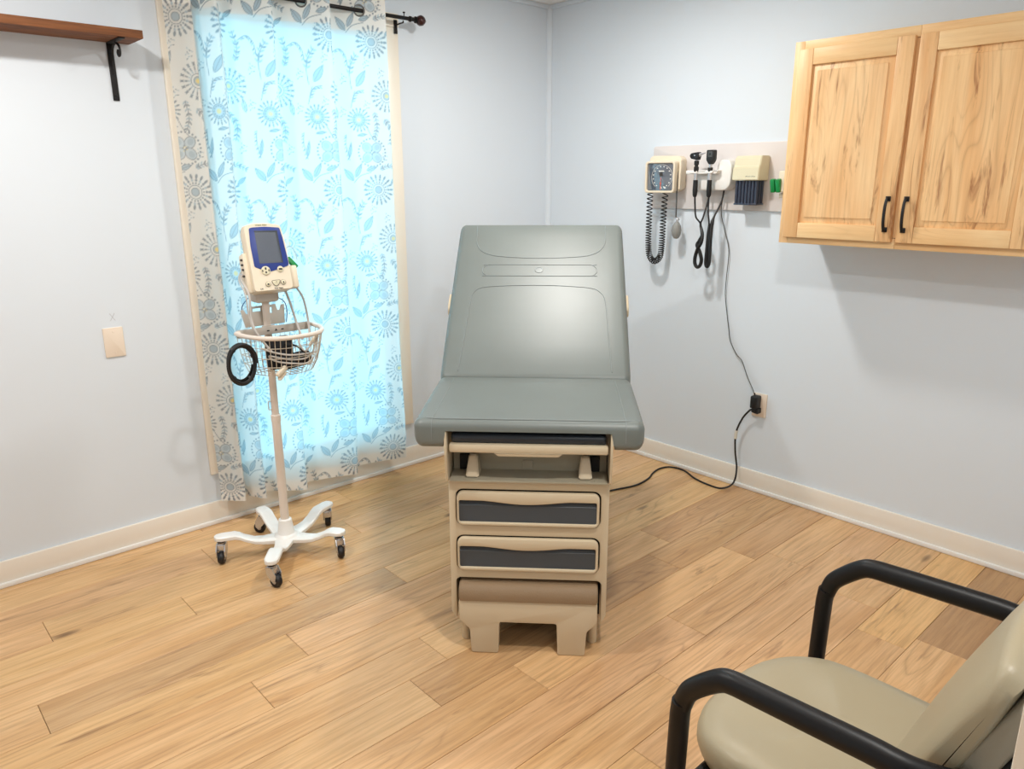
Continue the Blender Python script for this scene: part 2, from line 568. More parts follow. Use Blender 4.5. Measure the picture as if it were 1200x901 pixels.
for k in range(0, 29):
    y1 = -0.055 - PW * (k - 1) if k > 0 else -0.004
    y0 = -0.055 - PW * k
    if k == 0:
        y1 = -0.004
    # row index: row k lies between boundary k-1 and k ; rows{} keyed by k-1
    key = k - 1
    ends = rows.get(key)
    if ends is None:
        o = random.uniform(-2.6, -1.4)
        ends = [o, o + 1.2]
    ends = sorted(ends)
    while ends[0] - 1.2 > XB:
        ends = [ends[0] - 1.2] + ends
    xs = [XB] + [e for e in ends if XB < e < 0] + [-0.004]
    idx0 = None
    known = rows.get(key)
    for i in range(len(xs) - 1):
        a, b = xs[i], xs[i + 1]
        if b - a < 0.02:
            continue
        g = 0.0006
        L, Wd = b - a - 2 * g, abs(y1 - y0) - 2 * g
        bm = bmesh.new()
        box(bm, (0, 0, 0), (L, Wd, TH), 0.0011, seg=1)
        o = obj('plank', bm, M_plank, floor, flat=True)
        o.location = ((a + b) / 2, (y0 + y1) / 2, -TH / 2)
        # which plank counted from the first known joint
        j = None
        if known:
            first = sorted(known)[0]
            j = sum(1 for e in known if e <= a + 1e-4)
        t = tint.get((key, j)) if j is not None and (key, j) in tint else None
        if t is None:
            v = random.uniform(0.93, 1.05)
            t = (v, v * random.uniform(0.97, 1.01), v * random.uniform(0.94, 1.02))
        o.color = (t[0], t[1], t[2], 1)

# baseboards, each with its shoe moulding
bm = bmesh.new(); box(bm, ((XB) / 2 - 0.0, -0.007, 0.052), (-XB, 0.014, 0.102), 0.003); bb = struct('baseboard_left', bm, M_trim)
bm = bmesh.new(); box(bm, (XB / 2 - 0.01, -0.0205, 0.0105), (-XB - .02, 0.014, 0.0205), 0.004); obj('shoe_molding', bm, M_white, bb)
bm = bmesh.new(); box(bm, (-0.007, YF / 2, 0.052), (0.014, -YF, 0.102), 0.003); bb = struct('baseboard_right', bm, M_trim)
bm = bmesh.new(); box(bm, (-0.0205, YF / 2, 0.0105), (0.014, -YF - .04, 0.0205), 0.004); obj('shoe_molding', bm, M_white, bb)

# window: casing, sash, pane
win = bpy.data.objects.new('window_1', None); COL.objects.link(win)
win.location = ((WX0 + WX1) / 2, 0, WZ0); win['kind'] = 'structure'
wl = win.location


def wpart(name, bm, m):
    bmesh.ops.translate(bm, vec=-wl, verts=bm.verts[:])
    return obj(name, bm, m, win)


bm = bmesh.new(); box(bm, (-2.0685, -0.009, (0.235 + 2.20) / 2), (0.127, 0.018, 2.20 - 0.235), 0.003); wpart('casing', bm, M_case)
bm = bmesh.new(); box(bm, (-1.0675, -0.009, (0.235 + 2.20) / 2), (0.065, 0.018, 2.20 - 0.235), 0.003); wpart('casing', bm, M_case)
bm = bmesh.new(); box(bm, (-1.583, -0.011, 2.2305), (1.10, 0.022, 0.06), 0.003); wpart('casing', bm, M_case)
bm = bmesh.new(); box(bm, (-1.5625, -0.010, 0.145), (0.93, 0.020, 0.07), 0.003); wpart('casing', bm, M_case)
bm = bmesh.new()
plate(bm, [(WX0, WZ0), (WX1, WZ0), (WX1, WZ1), (WX0, WZ1)], [[(WX0 + .04, WZ0 + .04), (WX1 - .04, WZ0 + .04), (WX1 - .04, WZ1 - .04), (WX0 + .04, WZ1 - .04)]], -0.09, -0.05, FXZ(0))
wpart('sash', bm, M_sash)
bm = bmesh.new(); box(bm, ((WX0 + WX1) / 2, 0.072, (WZ0 + WZ1) / 2), (WX1 - WX0 - .07, 0.005, WZ1 - WZ0 - .07)); wpart('pane', bm, M_glass)


# recessed ceiling lights (above and behind the frame); the doorway one is added fill
def downlight(x, y, k, label):
    t = thing('ceiling_light', label, 'light', (x, y, H - 0.012), 0, 'recessed ceiling lights')
    bm = bmesh.new(); lathe(bm, [(0.085, 0.0105), (0.102, 0.0105), (0.106, 0.004), (0.098, 0.0), (0.085, 0.003)], 32); obj('trim_ring', bm, M_white, t)
    bm = bmesh.new(); lathe(bm, [(0, 0.0105), (0.085, 0.0105), (0.085, 0.008), (0, 0.006)], 32); obj('lens', bm, M_lens, t)
    ld = bpy.data.lights.new('lamp', 'AREA')
    ld.shape = 'DISK'; ld.size = 0.17; ld.energy = LAMP_W * k; ld.color = LAMP_COLOR
    lo = bpy.data.objects.new('lamp', ld); COL.objects.link(lo); lo.parent = t; lo.location = (0, 0, -0.004)


for (x, y, k), lb in zip(LAMPS, ('round recessed ceiling light above the space between exam table and right wall', 'round recessed ceiling light above the left side near the window wall',
                                 'round recessed ceiling light above the chair side of the room', 'round unseen fill light added behind the doorway')):
    downlight(x, y, k, lb)

# ------------------------------------------------------------------ curtain with its print
TW, THt = 0.29, 0.644
RES = 0.0015
nx, nz = int(round(TW / RES)), int(round(THt / RES))
GX, GZ = np.meshgrid((np.arange(nx) + .5) * TW / nx, (np.arange(nz) + .5) * THt / nz)
tile = np.empty((nz, nx, 3)); tile[:] = srgb(238, 235, 229)[:3]
INK = np.array(srgb(132, 140, 147)[:3]); FILL = np.array(srgb(178, 192, 200)[:3]); LITE = np.array(srgb(202, 212, 218)[:3])
TEAL = np.array(srgb(146, 170, 176)[:3]); YEL = np.array(srgb(238, 214, 130)[:3]); BASE = np.array(srgb(238, 235, 229)[:3])


def blend(mask, c):
    tile[:] = tile * (1 - mask[..., None]) + c * mask[..., None]


def rel(cx, cz):
    dx = (GX - cx + TW / 2) % TW - TW / 2
    dz = (GZ - cz + THt / 2) % THt - THt / 2
    return dx, dz


def ell(cx, cz, a, b, ang, c, ring=None):
    dx, dz = rel(cx, cz)
    ca, sa = math.cos(ang), math.sin(ang)
    u, v = dx * ca + dz * sa, -dx * sa + dz * ca
    d = np.sqrt((u / a) ** 2 + (v / b) ** 2)
    aa = RES / min(a, b)
    if ring:
        w = ring / min(a, b)
        m = np.clip((w / 2 - np.abs(d - 1)) / aa + .5, 0, 1)
    else:
        m = np.clip((1 - d) / aa + .5, 0, 1)
    blend(m, c)


def leaf(cx, cz, L, Wd, ang, c, fill=None):
    dx, dz = rel(cx, cz)
    ca, sa = math.cos(ang), math.sin(ang)
    u, v = dx * ca + dz * sa, -dx * sa + dz * ca
    t = np.clip(u / L + .5, 0, 1)
    hw = Wd / 2 * np.sin(PI * t ** 0.8)
    inside = (np.abs(u) < L / 2)
    m = np.clip((hw - np.abs(v)) / RES + .5, 0, 1) * inside
    blend(m, c)
    if fill is not None:
        m = np.clip((hw - .0028 - np.abs(v)) / RES + .5, 0, 1) * inside
        blend(m, fill)
        m = np.clip((.0012 - np.abs(v)) / RES + .5, 0, 1) * (np.abs(u) < L * .4)
        blend(m, c)


def line(pts, w, c):
    pts = smooth([(p[0], 0, p[1]) for p in pts], 5)
    for a, b in zip(pts[:-1], pts[1:]):
        mx_, mz_ = (a.x + b.x) / 2, (a.z + b.z) / 2
        dx, dz = rel(mx_, mz_)
        d = Vector((b.x - a.x, b.z - a.z)); L = d.length
        if L < 1e-7: continue
        ca, sa = d.x / L, d.y / L
        u, v = dx * ca + dz * sa, -dx * sa + dz * ca
        dist = np.sqrt(np.maximum(np.abs(u) - L / 2, 0) ** 2 + v ** 2)
        blend(np.clip((w / 2 - dist) / RES + .5, 0, 1), c)


def burst(cx, cz, r, spray=False, yel=False):
    for i in range(18):
        a = 2 * PI * i / 18
        q = lambda rr: (cx + rr * math.cos(a), cz + rr * math.sin(a))
        if not spray:
            ell(*q(r * .92), r * .16, r * .07, a, INK)
            ell(*q(r * .70), r * .075, r * .075, a, FILL if i % 2 else INK)
            ell(*q(r * .53), r * .07, r * .045, a, INK)
        else:
            ell(*q(r * .95), r * .13, r * .045, a + .5, INK)
            ell(*q(r * .95), r * .13, r * .045, a - .5, INK)
            ell(*q(r * .70), r * .12, r * .045, a, INK)
            ell(*q(r * .52), r * .07, r * .04, a, FILL)
    ell(cx, cz, r * .40, r * .40, 0, INK, ring=.003)
    ell(cx, cz, r * .24, r * .24, 0, FILL)
    ell(cx, cz, r * .24, r * .24, 0, INK, ring=.003)
    if yel:
        ell(cx, cz, r * .14, r * .14, 0, YEL)


def fern(pts, n, L, side=0):
    line(pts, .0032, INK)
    P = smooth([(p[0], 0, p[1]) for p in pts], 8)
    for i in range(n):
        k = int((i + .5) / n * (len(P) - 2))
        d = P[k + 1] - P[k]
        an = math.atan2(d.z, d.x)
        for s in ((1, -1) if side == 0 else (side,)):
            a2 = an + s * .8
            leaf(P[k].x + math.cos(a2) * L * .55, P[k].z + math.sin(a2) * L * .55, L, L * .36, a2, INK if i % 2 else FILL)


V = lambda v: (THt + v - 0.02) % THt
burst(.156, V(0), .066)
fern([(-.02, V(-.05)), (.01, V(-.035)), (.035, V(-.06)), (.045, V(-.11))], 9, .016, -1)
line([(.056, V(-.20)), (.05, V(-.13)), (.062, V(-.07))], .003, INK)
fern([(.05, V(-.14)), (.062, V(-.09)), (.085, V(-.055))], 5, .022)
leaf(.100, V(-.154), .085, .034, math.radians(58), INK, FILL)
line([(.07, V(-.21)), (.06, V(-.24)), (.05, V(-.28))], .003, INK)
fern([(.055, V(-.26)), (.075, V(-.215)), (.11, V(-.205))], 7, .018, -1)
burst(.215, V(-.228), .066, True, True)
fern([(.155, V(-.30)), (.165, V(-.36)), (.15, V(-.41))], 8, .018)
burst(.082, V(-.333), .05)
ell(.082, V(-.333), .028, .028, 0, FILL)
for i in range(12):
    ell(.082 + .021 * math.cos(i * PI / 6), V(-.333) + .021 * math.sin(i * PI / 6), .003, .003, 0, INK)
ell(.082, V(-.333), .016, .016, 0, LITE)
ell(.082, V(-.333), .028, .028, 0, INK, ring=.003)
ell(.082, V(-.333), .010, .010, 0, YEL)
leaf(.095, V(-.398), .05, .014, math.radians(8), INK, FILL)
line([(.115, V(-.36)), (.14, V(-.41)), (.165, V(-.44))], .003, INK)
fern([(.20, V(-.33)), (.235, V(-.38)), (.225, V(-.44))], 9, .02)
for i in range(4):
    a = PI / 4 + i * PI / 2
    ell(.135 + .030 * math.cos(a), V(-.476) + .030 * math.sin(a), .024, .020, a, LITE)
    ell(.135 + .034 * math.cos(a), V(-.476) + .034 * math.sin(a), .014, .012, a, FILL)
    ell(.135 + .030 * math.cos(a), V(-.476) + .030 * math.sin(a), .024, .020, a, INK, ring=.0028)
for i in range(26):
    a = i * 2 * PI / 26
    ell(.135 + .062 * math.cos(a), V(-.476) + .062 * math.sin(a), .0042, .0042, 0, INK)
for i in range(9):
    ell(.135 + .011 * math.cos(i * 2.4) * (i / 9 + .3), V(-.476) + .011 * math.sin(i * 2.4) * (i / 9 + .3), .0024, .0024, 0, YEL if i % 2 else INK)
leaf(.035, V(-.465), .075, .016, math.radians(80), INK, FILL)
fern([(.02, V(-.40)), (.018, V(-.45)), (.03, V(-.51))], 8, .014, -1)
leaf(.022, V(-.575), .07, .03, math.radians(128), INK, FILL)
leaf(.068, V(-.555), .075, .024, math.radians(62), INK, FILL)
line([(.045, V(-.61)), (.075, V(-.58)), (.125, V(-.565))], .003, INK)
leaf(.13, V(-.548), .055, .022, math.radians(18), INK, FILL)
fern([(.17, V(-.55)), (.215, V(-.535)), (.26, V(-.555))], 8, .017)
fern([(.25, V(-.13)), (.262, V(-.08)), (.245, V(-.02))], 9, .018)
leaf(.27, V(-.30), .06, .02, math.radians(100), INK, LITE)
leaf(.235, V(-.60), .05, .018, math.radians(40), INK, FILL)

for (a_, b_) in ((.01, -.30), (.12, -.27), (.19, -.13), (.125, -.09), (.25, -.47), (.02, -.16), (.19, -.50), (.10, -.62), (.265, -.20)):
    for i in range(9):
        leaf(a_ + .016 * math.cos(i * 2.4) * math.sqrt(i / 9), V(b_) + .024 * math.sin(i * 2.4) * math.sqrt(i / 9), .010, .0042, i * 1.9, INK if i % 2 else FILL)

prof = [(-2.127, -0.060), (-2.095, -.088), (-2.050, -.125), (-2.034, -.092), (-2.018, -.052), (-1.985, -.095), (-1.950, -.130), (-1.925, -.09), (-1.895, -.048), (-1.81, -.088),
        (-1.730, -.134), (-1.703, -.09), (-1.672, -.048), (-1.57, -.086), (-1.470, -.136), (-1.440, -.09), (-1.405, -.046), (-1.29, -.086), (-1.190, -.132), (-1.172, -.118)]
P = smooth([(x, y, 0) for x, y in prof], 24)
arc = np.cumsum([0] + [(P[i + 1] - P[i]).length for i in range(len(P) - 1)])
NU = int(arc[-1] / 0.0036)
NV = 620
Z0, Z1 = 0.105, 2.292
RODY, RODZ = -0.088, 2.232
ua = np.linspace(0, arc[-1], NU)
px = np.interp(ua, arc, [p.x for p in P]); py = np.interp(ua, arc, [p.y for p in P])
zz = np.linspace(Z0, Z1, NV)
UU, ZZ = np.meshgrid(ua, zz)
tt = (Z1 - ZZ) / (Z1 - Z0)
ph = UU * 9.0
XX = px[None, :] + 0.012 * tt * np.sin(ph * 0.7 + 1.0) + 0.004 * np.sin(ZZ * 7 + ph * .5) * tt
amp = 1.0 + 0.12 * np.sin(ZZ * 2.3 + ph * 0.6) * tt
YY = RODY + (py[None, :] - RODY) * amp + 0.006 * tt * np.sin(ZZ * 3.1 + ph)
YY = np.minimum(YY, -0.034)
ZZ = ZZ + (1 - np.clip((ZZ - Z0) / .35, 0, 1)) * 0.018 * np.sin(UU * 3.4 + 2.2)
ULAST = float(np.interp(-1.245, [p.x for p in P], arc))
uu = ((UU - ULAST + .156) % TW) / TW * nx
vv = ((np.linspace(Z0, Z1, NV)[:, None] + np.zeros_like(UU) - 2.105 + (THt - .02) + 4 * THt) % THt) / THt * nz
i0 = np.floor(uu - .5).astype(int); j0 = np.floor(vv - .5).astype(int)
fu = (uu - .5 - i0)[..., None]; fv = (vv - .5 - j0)[..., None]
g = lambda a, b: tile[b % nz, a % nx]
colr = (g(i0, j0) * (1 - fu) + g(i0 + 1, j0) * fu) * (1 - fv) + (g(i0, j0 + 1) * (1 - fu) + g(i0 + 1, j0 + 1) * fu) * fv
# where the cloth crosses the rod it has a grommet hole
cross = [float(np.interp(0, [py[i] - RODY, py[i + 1] - RODY], [ua[i], ua[i + 1]])) if py[i] < RODY <= py[i + 1] else float(ua[i])
         for i in range(NU - 1) if (py[i] - RODY) * (py[i + 1] - RODY) <= 0]
cross = [c for c in cross if .02 < c < arc[-1] - .02]
idx = np.arange(NU * NV).reshape(NV, NU)
quad = np.stack([idx[:-1, :-1], idx[:-1, 1:], idx[1:, 1:], idx[1:, :-1]], -1).reshape(-1, 4)
uc = ((UU[:-1, :-1] + UU[1:, 1:]) / 2).ravel(); zc = ((ZZ[:-1, :-1] + ZZ[1:, 1:]) / 2).ravel()
keep = np.ones(len(quad), bool)
for c in cross:
    keep &= ((uc - c) ** 2 + (zc - RODZ) ** 2) > 0.0195 ** 2
quad = quad[keep]
alpha = np.where((ZZ > 2.150) | (ZZ < ZZ[0:1, :] + .052), 0.30, 1.0)[..., None]
me = bpy.data.meshes.new('curtain')
me.vertices.add(NU * NV)
me.vertices.foreach_set('co', np.stack([XX, YY, ZZ], -1).astype(np.float32).ravel())
me.loops.add(quad.size); me.loops.foreach_set('vertex_index', quad.astype(np.int32).ravel())
me.polygons.add(len(quad))
me.polygons.foreach_set('loop_start', np.arange(0, quad.size, 4, dtype=np.int32))
me.polygons.foreach_set('use_smooth', np.ones(len(quad), bool))
me.update(calc_edges=True)
ca_ = me.color_attributes.new('print', 'FLOAT_COLOR', 'POINT')
ca_.data.foreach_set('color', np.concatenate([colr, alpha], -1).astype(np.float32).ravel())
curtain = obj('curtain', me, M_curt)
tag(curtain, 'sheer white window curtain printed with grey and pale blue flowers', 'curtain')
for c in cross:
    x, y = np.interp(c, ua, px), np.interp(c, ua, py)
    t = Vector((np.interp(c + .004, ua, px) - np.interp(c - .004, ua, px), np.interp(c + .004, ua, py) - np.interp(c - .004, ua, py), 0)).normalized()
    bm = bmesh.new()
    tube(bm, [Vector((x, y, RODZ)) + t * .0225 * math.cos(a) + Vector((0, 0, .0225 * math.sin(a))) for a in np.linspace(0, 2 * PI, 25)[:-1]], 0.0038, 6, True)
    obj('grommet', bm, M_grom, curtain)

# curtain rod
rod = thing('curtain_rod', 'thin black curtain rod with dark faceted ball end above the window', 'curtain rod', (-1.6, RODY, RODZ))
L_ = lambda p: local(rod, p)
bm = bmesh.new(); tube(bm, [L_((-2.28, RODY, RODZ)), L_((-1.012, RODY, RODZ))], 0.0085, 14); obj('pole', bm, M_rod, rod)
for x0, sx in ((-1.012, 1), (-2.28, -1)):
    Mx = frame(L_((x0, RODY, RODZ)), (0, 1, 0), (0, 0, sx), (sx, 0, 0))
    bm = bmesh.new()
    lathe(bm, [(0, -.004), (.0125, -.004), (.0125, .004), (.0095, .006), (.0095, .026), (.015, .028), (.015, .034), (.010, .037), (0, .037)], 16, Mx)
    obj('end_cap', bm, M_rod, rod)
    bm = bmesh.new()
    lathe(bm, [(0, .036), (.009, .037), (.020, .046), (.0245, .058), (.022, .070), (.012, .082), (0.003, .090), (0, .090)], 10, Mx)
    obj('finial', bm, M_finial, rod)
for x in (-1.052, -2.24):
    bm = bmesh.new()
    tube(bm, [L_((x, RODY, RODZ - .012)), L_((x, RODY, RODZ - .02)), L_((x, -.02, RODZ - .022)), L_((x, -.006, RODZ - .022))], 0.0035, 8)
    box(bm, L_((x, -.003 if x > -1.03 or x < -2.14 else -.024, RODZ - .03)), (.018, .005, .06), .001)
    obj('bracket', bm, M_rod, rod)
    bm = bmesh.new()
    lathe(bm, [(0, 0), (.0022, 0), (.0022, .012), (.006, .013), (.006, .018), (0, .018)], 8, Matrix.Translation(L_((x + .006, RODY, RODZ + .008))))
    obj('set_screw', bm, M_rod, rod)

# ------------------------------------------------------------------ wall shelf on the left wall
sh = thing('wall_shelf', 'brown rough wooden shelf high on the left wall', 'shelf', (-2.9, -0.085, 2.0))
bm = bmesh.new(); box(bm, (0, 0, .014), (1.31, .168, .028), .0015)
o = obj('board', bm, M_shelf, sh)
for x in (0.585, -0.585):
    bm = bmesh.new()
    box(bm, (x, .0815, -.100), (.022, .005, .205), .001)
    box(bm, (x, .005, -.0022), (.022, .155, .0045), .001)
    pts = [(x, .076, -.11), (x, .062, -.055), (x, .045, -.022), (x, .015, -.010), (x, -.018, -.018), (x, -.034, -.036), (x, -.028, -.054), (x, -.012, -.056), (x, -.004, -.045), (x, -.012, -.036)]
    tube(bm, smooth(pts, 6), 0.0042, 8)
    for z in (-.03, -.185):
        lathe(bm, [(.004, 0), (.003, .002), (0, .003)], 8, frame((x, .079, z), (1, 0, 0), (0, 0, 1), (0, -1, 0)))
    obj('bracket', bm, M_iron, sh, 'black scrolled iron shelf bracket' if x > 0 else None)

# blank wall plate and a pencil cross above it
wp = thing('wall_plate', 'cream blank switch plate with two screws on left wall', 'wall plate', (-2.444, 0, 0.885))
bm = bmesh.new(); plate(bm, rrect(.074, .118, .004), (), 0.0002, .006, FXZ(0), .002); obj('cover', bm, M_plate, wp)
for z in (.042, -.042):
    bm = bmesh.new(); lathe(bm, [(.0036, 0), (.003, .0012), (0, .0016)], 10, frame((0, -.0058, z), (1, 0, 0), (0, 0, 1), (0, -1, 0))); obj('screw', bm, M_plate, wp)
M_pencil = mat('pencil', srgb(196, 200, 206), 0.7)
bm = bmesh.new()
for s in (1, -1):
    box(bm, (0, 0, 0), (.0022, .0004, .034), 0, Matrix.Translation((-2.437, -.0003, .985)) @ Matrix.Rotation(s * .55, 4, 'Y'))
tag(obj('pencil_mark', bm, M_pencil), 'faint pencil cross on the left wall above the switch plate', 'pencil mark')

# ------------------------------------------------------------------ exam table
tb = thing('exam_table', 'grey vinyl medical exam table with raised backrest and putty drawer base', 'exam table', (-1.768, -1.686, 0), math.radians(-46.26))
FP = lambda y: frame((0, y, 0), (1, 0, 0), (0, 0, 1), (0, -1, 0))
rr4 = lambda x0, x1, z0, z1, r=.02: rrect(x1 - x0, z1 - z0, r, 5, (x0 + x1) / 2, (z0 + z1) / 2)
D1 = (-.230, .2265, .443, .566)
D2 = (-.231, .2265, .285, .408)
bm = bmesh.new()
outline = [(-.252, .598), (-.252, .133)] + [(-.238, .105)] + [(-.234, .115), (-.234, .245), (-.229, .253), (-.221, .257)] + \
          [(.221, .257), (.229, .253), (.234, .245), (.234, .115)] + [(.238, .105), (.252, .133), (.252, .598)]
plate(bm, outline, [rr4(*D1, r=.024), rr4(*D2, r=.024)], -.028, 0.0, FP(.03), .004)
obj('front_panel', bm, M_putty, tb)
for nm, c_, d_ in (('side_panel', (-.2475, .52, .353), (.009, .92, .49)), ('side_panel', (.2475, .52, .353), (.009, .92, .49)), ('rear_panel', (0, .975, .353), (.486, .01, .49)), ('top_panel', (0, .53, .593), (.486, .88, .008))):
    bm = bmesh.new(); box(bm, c_, d_, .002); obj(nm, bm, M_putty, tb)
bm = bmesh.new()
box(bm, (0, .10, .42), (.47, .07, .335), 0)
box(bm, (0, .50, .17), (.47, .80, .15), 0)
box(bm, (0, .28, .045), (.40, .02, .085), 0)
obj('carcass', bm, M_black, tb)
for (x0, x1, z0, z1) in (D1, D2):
    g = .0045
    bm = bmesh.new()
    ix0, ix1, iz0, iz1 = x0 + .011, x1 - .013, z0 + .016, z1 - .034
    hole = roundpoly([(ix0, iz0), (ix1, iz0), (ix1, iz1), (ix1 - .085, iz1), *[(ix1 - .085 - (ix1 - ix0 - .16) * q_ / 14, iz1 - .011 * math.sin(PI * q_ / 14) ** 1.3) for q_ in range(1, 14)], (ix0 + .075, iz1), (ix0, iz1)], .006, 3)
    plate(bm, rr4(x0 + g, x1 - g, z0 + g, z1 - g, .021), [hole], -.004, .012, FP(.03), .004)
    dr = obj('drawer', bm, M_putty, tb)
    bm = bmesh.new()
    n = 12
    # finger-pull panel: sloping face set back inside the opening
    prof_ = [(iz0 - .006, -.0055), (iz1 - .018, -.004), (iz1 + .004, .016)]
    vs = [[bm.verts.new((x, .03 + y, z)) for (z, y) in prof_] for x in np.linspace(ix0 - .004, ix1 + .004, n)]
    for A, B in zip(vs[:-1], vs[1:]):
        for k in range(2):
            bm.faces.new((A[k], B[k], B[k + 1], A[k + 1]))
    obj('inset_panel', bm, M_inset, dr, 'dark grey inset drawer pull')
# step
bm = bmesh.new()
so = [(-.223, .192), (-.223, .121), (-.190, .088), (-.185, .001), (-.097, .001), (-.093, .115), (.093, .115), (.097, .001), (.185, .001), (.190, .088), (.223, .121), (.223, .192)]
plate(bm, roundpoly(so, .008, 3), (), -.05, 0.0, FP(0), .003)
for s in (-1, 1):
    box(bm, (s * .205, .14, .16), (.012, .20, .06), .002)
st = obj('step', bm, M_putty, tb)
bm = bmesh.new()
pr_ = [(-.004, .1925), (-.005, .212), (.004, .234), (.02, .243), (.05, .2455), (.24, .2455), (.24, .1925)]
vs = [[bm.verts.new((x, y, z)) for y, z in pr_] for x in (-.2235, .2235)]
for k in range(len(pr_)):
    k2 = (k + 1) % len(pr_)
    bm.faces.new((vs[0][k], vs[0][k2], vs[1][k2], vs[1][k]))
bm.faces.new(vs[0]); bm.faces.new(vs[1][::-1])
bmesh.ops.recalc_face_normals(bm, faces=bm.faces[:])
bmesh.ops.bevel(bm, geom=[e for e in bm.edges if abs(e.verts[0].co.x - e.verts[1].co.x) < 1e-5], offset=.004, segments=2, affect='EDGES')
obj('tread', bm, M_tread, st, 'brown textured step tread', angle=70)
for x, y in ((-.212, .085), (.212, .085), (-.212, .9), (.212, .9)):
    bm = bmesh.new(); lathe(bm, [(0, 0), (.013, 0), (.016, .006), (.016, .115), (0, .115)], 16, Matrix.Translation((x, y, 0))); obj('foot', bm, M_putty, tb)
# rails beside the recess under the seat
for s in (-1, 1):
    bm = bmesh.new()
    poly = roundpoly([(.004, .598), (.30, .598), (.30, .72), (.02, .776), (-.012, .772), (-.016, .70)], .014, 4)
    plate(bm, poly, (), -.0035, .0035, frame((s * .2515, 0, 0), (0, 1, 0), (0, 0, 1), (1, 0, 0)), .0012)
    obj('side_rail', bm, M_putty, tb)
bm = bmesh.new()
box(bm, (0, .105, .660), (.488, .012, .120), .002)
plate(bm, [(-.244, .0), (.244, .0), (.244, .095), (-.244, .095)], (), 0, .004, frame((0, .012, .5985), (1, 0, 0), (0, 1, .06), (0, -.06, 1)))
for x in (-.205, .205):
    lathe(bm, [(.004, 0), (.003, .002), (0, .0025)], 8, Matrix.Translation((x, .03, .604)))
rp = obj('recess_panel', bm, M_putty2, tb)
bm = bmesh.new(); plate(bm, rrect(.034, .032, .004), (), 0, .003, frame((-.005, .0992, .626), (1, 0, 0), (0, 0, 1), (0, -1, 0)), .001); obj('cover_button', bm, M_putty2, rp)
for s in (-1, 1):
    bm = bmesh.new(); box(bm, (s * .207, .094, .636), (.03, .014, .05), .001); obj('slot', bm, M_black, rp)
    bm = bmesh.new()
    x = s * .176
    q = [bm.verts.new((x + a * w, y, z)) for (w, y, z) in ((.0125, .092, .668), (.0125, .06, .672), (.0215, .028, .606), (.0215, .10, .603)) for a in (-1, 1)]
    for a, b in ((0, 2), (2, 4), (4, 6), (6, 0)):
        bm.faces.new((q[a], q[a + 1], q[b + 1], q[b]))
    bm.faces.new((q[0], q[2], q[4], q[6])); bm.faces.new((q[1], q[7], q[5], q[3]))
    bmesh.ops.recalc_face_normals(bm, faces=bm.faces[:])
    bmesh.ops.bevel(bm, geom=bm.edges[:], offset=.004, segments=2, affect='EDGES')
    obj('stirrup_handle', bm, M_putty, tb)
# foot extension: front bar and dark pad
bm = bmesh.new()
box(bm, (0, .012, .714), (.484, .036, .028), .006)
plate(bm, roundpoly([(-.105, .702), (-.092, .691), (.092, .691), (.105, .702)], .004), (), 0, .022, FP(.016), .002)
fx = obj('foot_extension', bm, M_putty, tb)
bm = bmesh.new(); box(bm, (0, .17, .742), (.474, .33, .030), .011, seg=3); obj('extension_pad', bm, M_navy, fx, 'dark vinyl pad of the pull-out foot extension')
bm = bmesh.new(); box(bm, (0, .30, .757), (.484, .36, .006)); box(bm, (0, .46, .70), (.484, .05, .10)); obj('pad_housing', bm, M_black, tb)


def cushion(bm, stations, sect):
    """loft closed sections along x"""
    rings = []
    for x in stations:
        rings.append([bm.verts.new((x, y, z)) for (y, z) in sect(x)])
    n = len(rings[0])
    for A, B in zip(rings[:-1], rings[1:]):
        for k in range(n):
            bm.faces.new((A[k], A[(k + 1) % n], B[(k + 1) % n], B[k]))
    bm.faces.new(rings[0][::-1]); bm.faces.new(rings[-1])


def inset(x, half, r):
    d = max(0, abs(x) - (half - r)) / r
    return r * (1 - math.sqrt(max(0, 1 - min(d, 1) ** 2)))


def arcpts(cy, cz, r, a0, a1, n):
    return [(cy + r * math.cos(math.radians(a0 + (a1 - a0) * i / n)), cz + r * math.sin(math.radians(a0 + (a1 - a0) * i / n))) for i in range(n + 1)]


HW = .349


def seat_sect(x):
    i = inset(x, HW, .028)
    ax = abs(x)
    t = min(1, max(0, (ax - .250) / .010))
    lift = .772 + (.716 - .772) * t
    y0, y1, zt, zb = -.014 + i, .50 - i, .811 - i, .716 + i
    R, r2 = max(.004, .026 - i), .022
    pts = [(y1, zb), (y1, zt - .012), (y1 - .02, zt)]
    pts += [(y1 - .02 - (y1 - .02 - y0 - R * 1.2) * k / 6, zt - .004 * (k / 6) ** 2) for k in range(1, 6)]
    pts += [(y0 + R * 1.2 + a * R * 1.2, zt - .004 - R + b * R) for a, b in arcpts(0, 0, 1, 90, 180, 10)]
    pts += arcpts(y0 + r2, zb + r2, r2, 180, 270, 4)
    pts += [(y0 + .10, zb), (y0 + .3, zb)]
    return [(y, max(z, lift)) for y, z in pts]


xs = sorted(set([-HW, HW] + [s * (HW - .028 + .028 * math.sin(a)) for s in (-1, 1) for a in np.linspace(0, PI / 2, 8)[:-1]] + [s * v for s in (-1, 1) for v in (.30, .27, .2605, .257, .2535, .2498, .245, .2, .1)] + [0]))
xs = [x for i, x in enumerate(xs) if i == 0 or x - xs[i - 1] > 1e-4]
bm = bmesh.new(); cushion(bm, xs, seat_sect); seat = obj('seat_cushion', bm, M_vinyl, tb, angle=60)


def seat_top(x, y):
    return seat_z(x, y)


def seat_z(x, y):
    s = seat_sect(x)
    best = [(a, b) for a, b in s[2:] if b > .78]
    best.sort()
    return float(np.interp(y, [a for a, b in best], [b for a, b in best]))


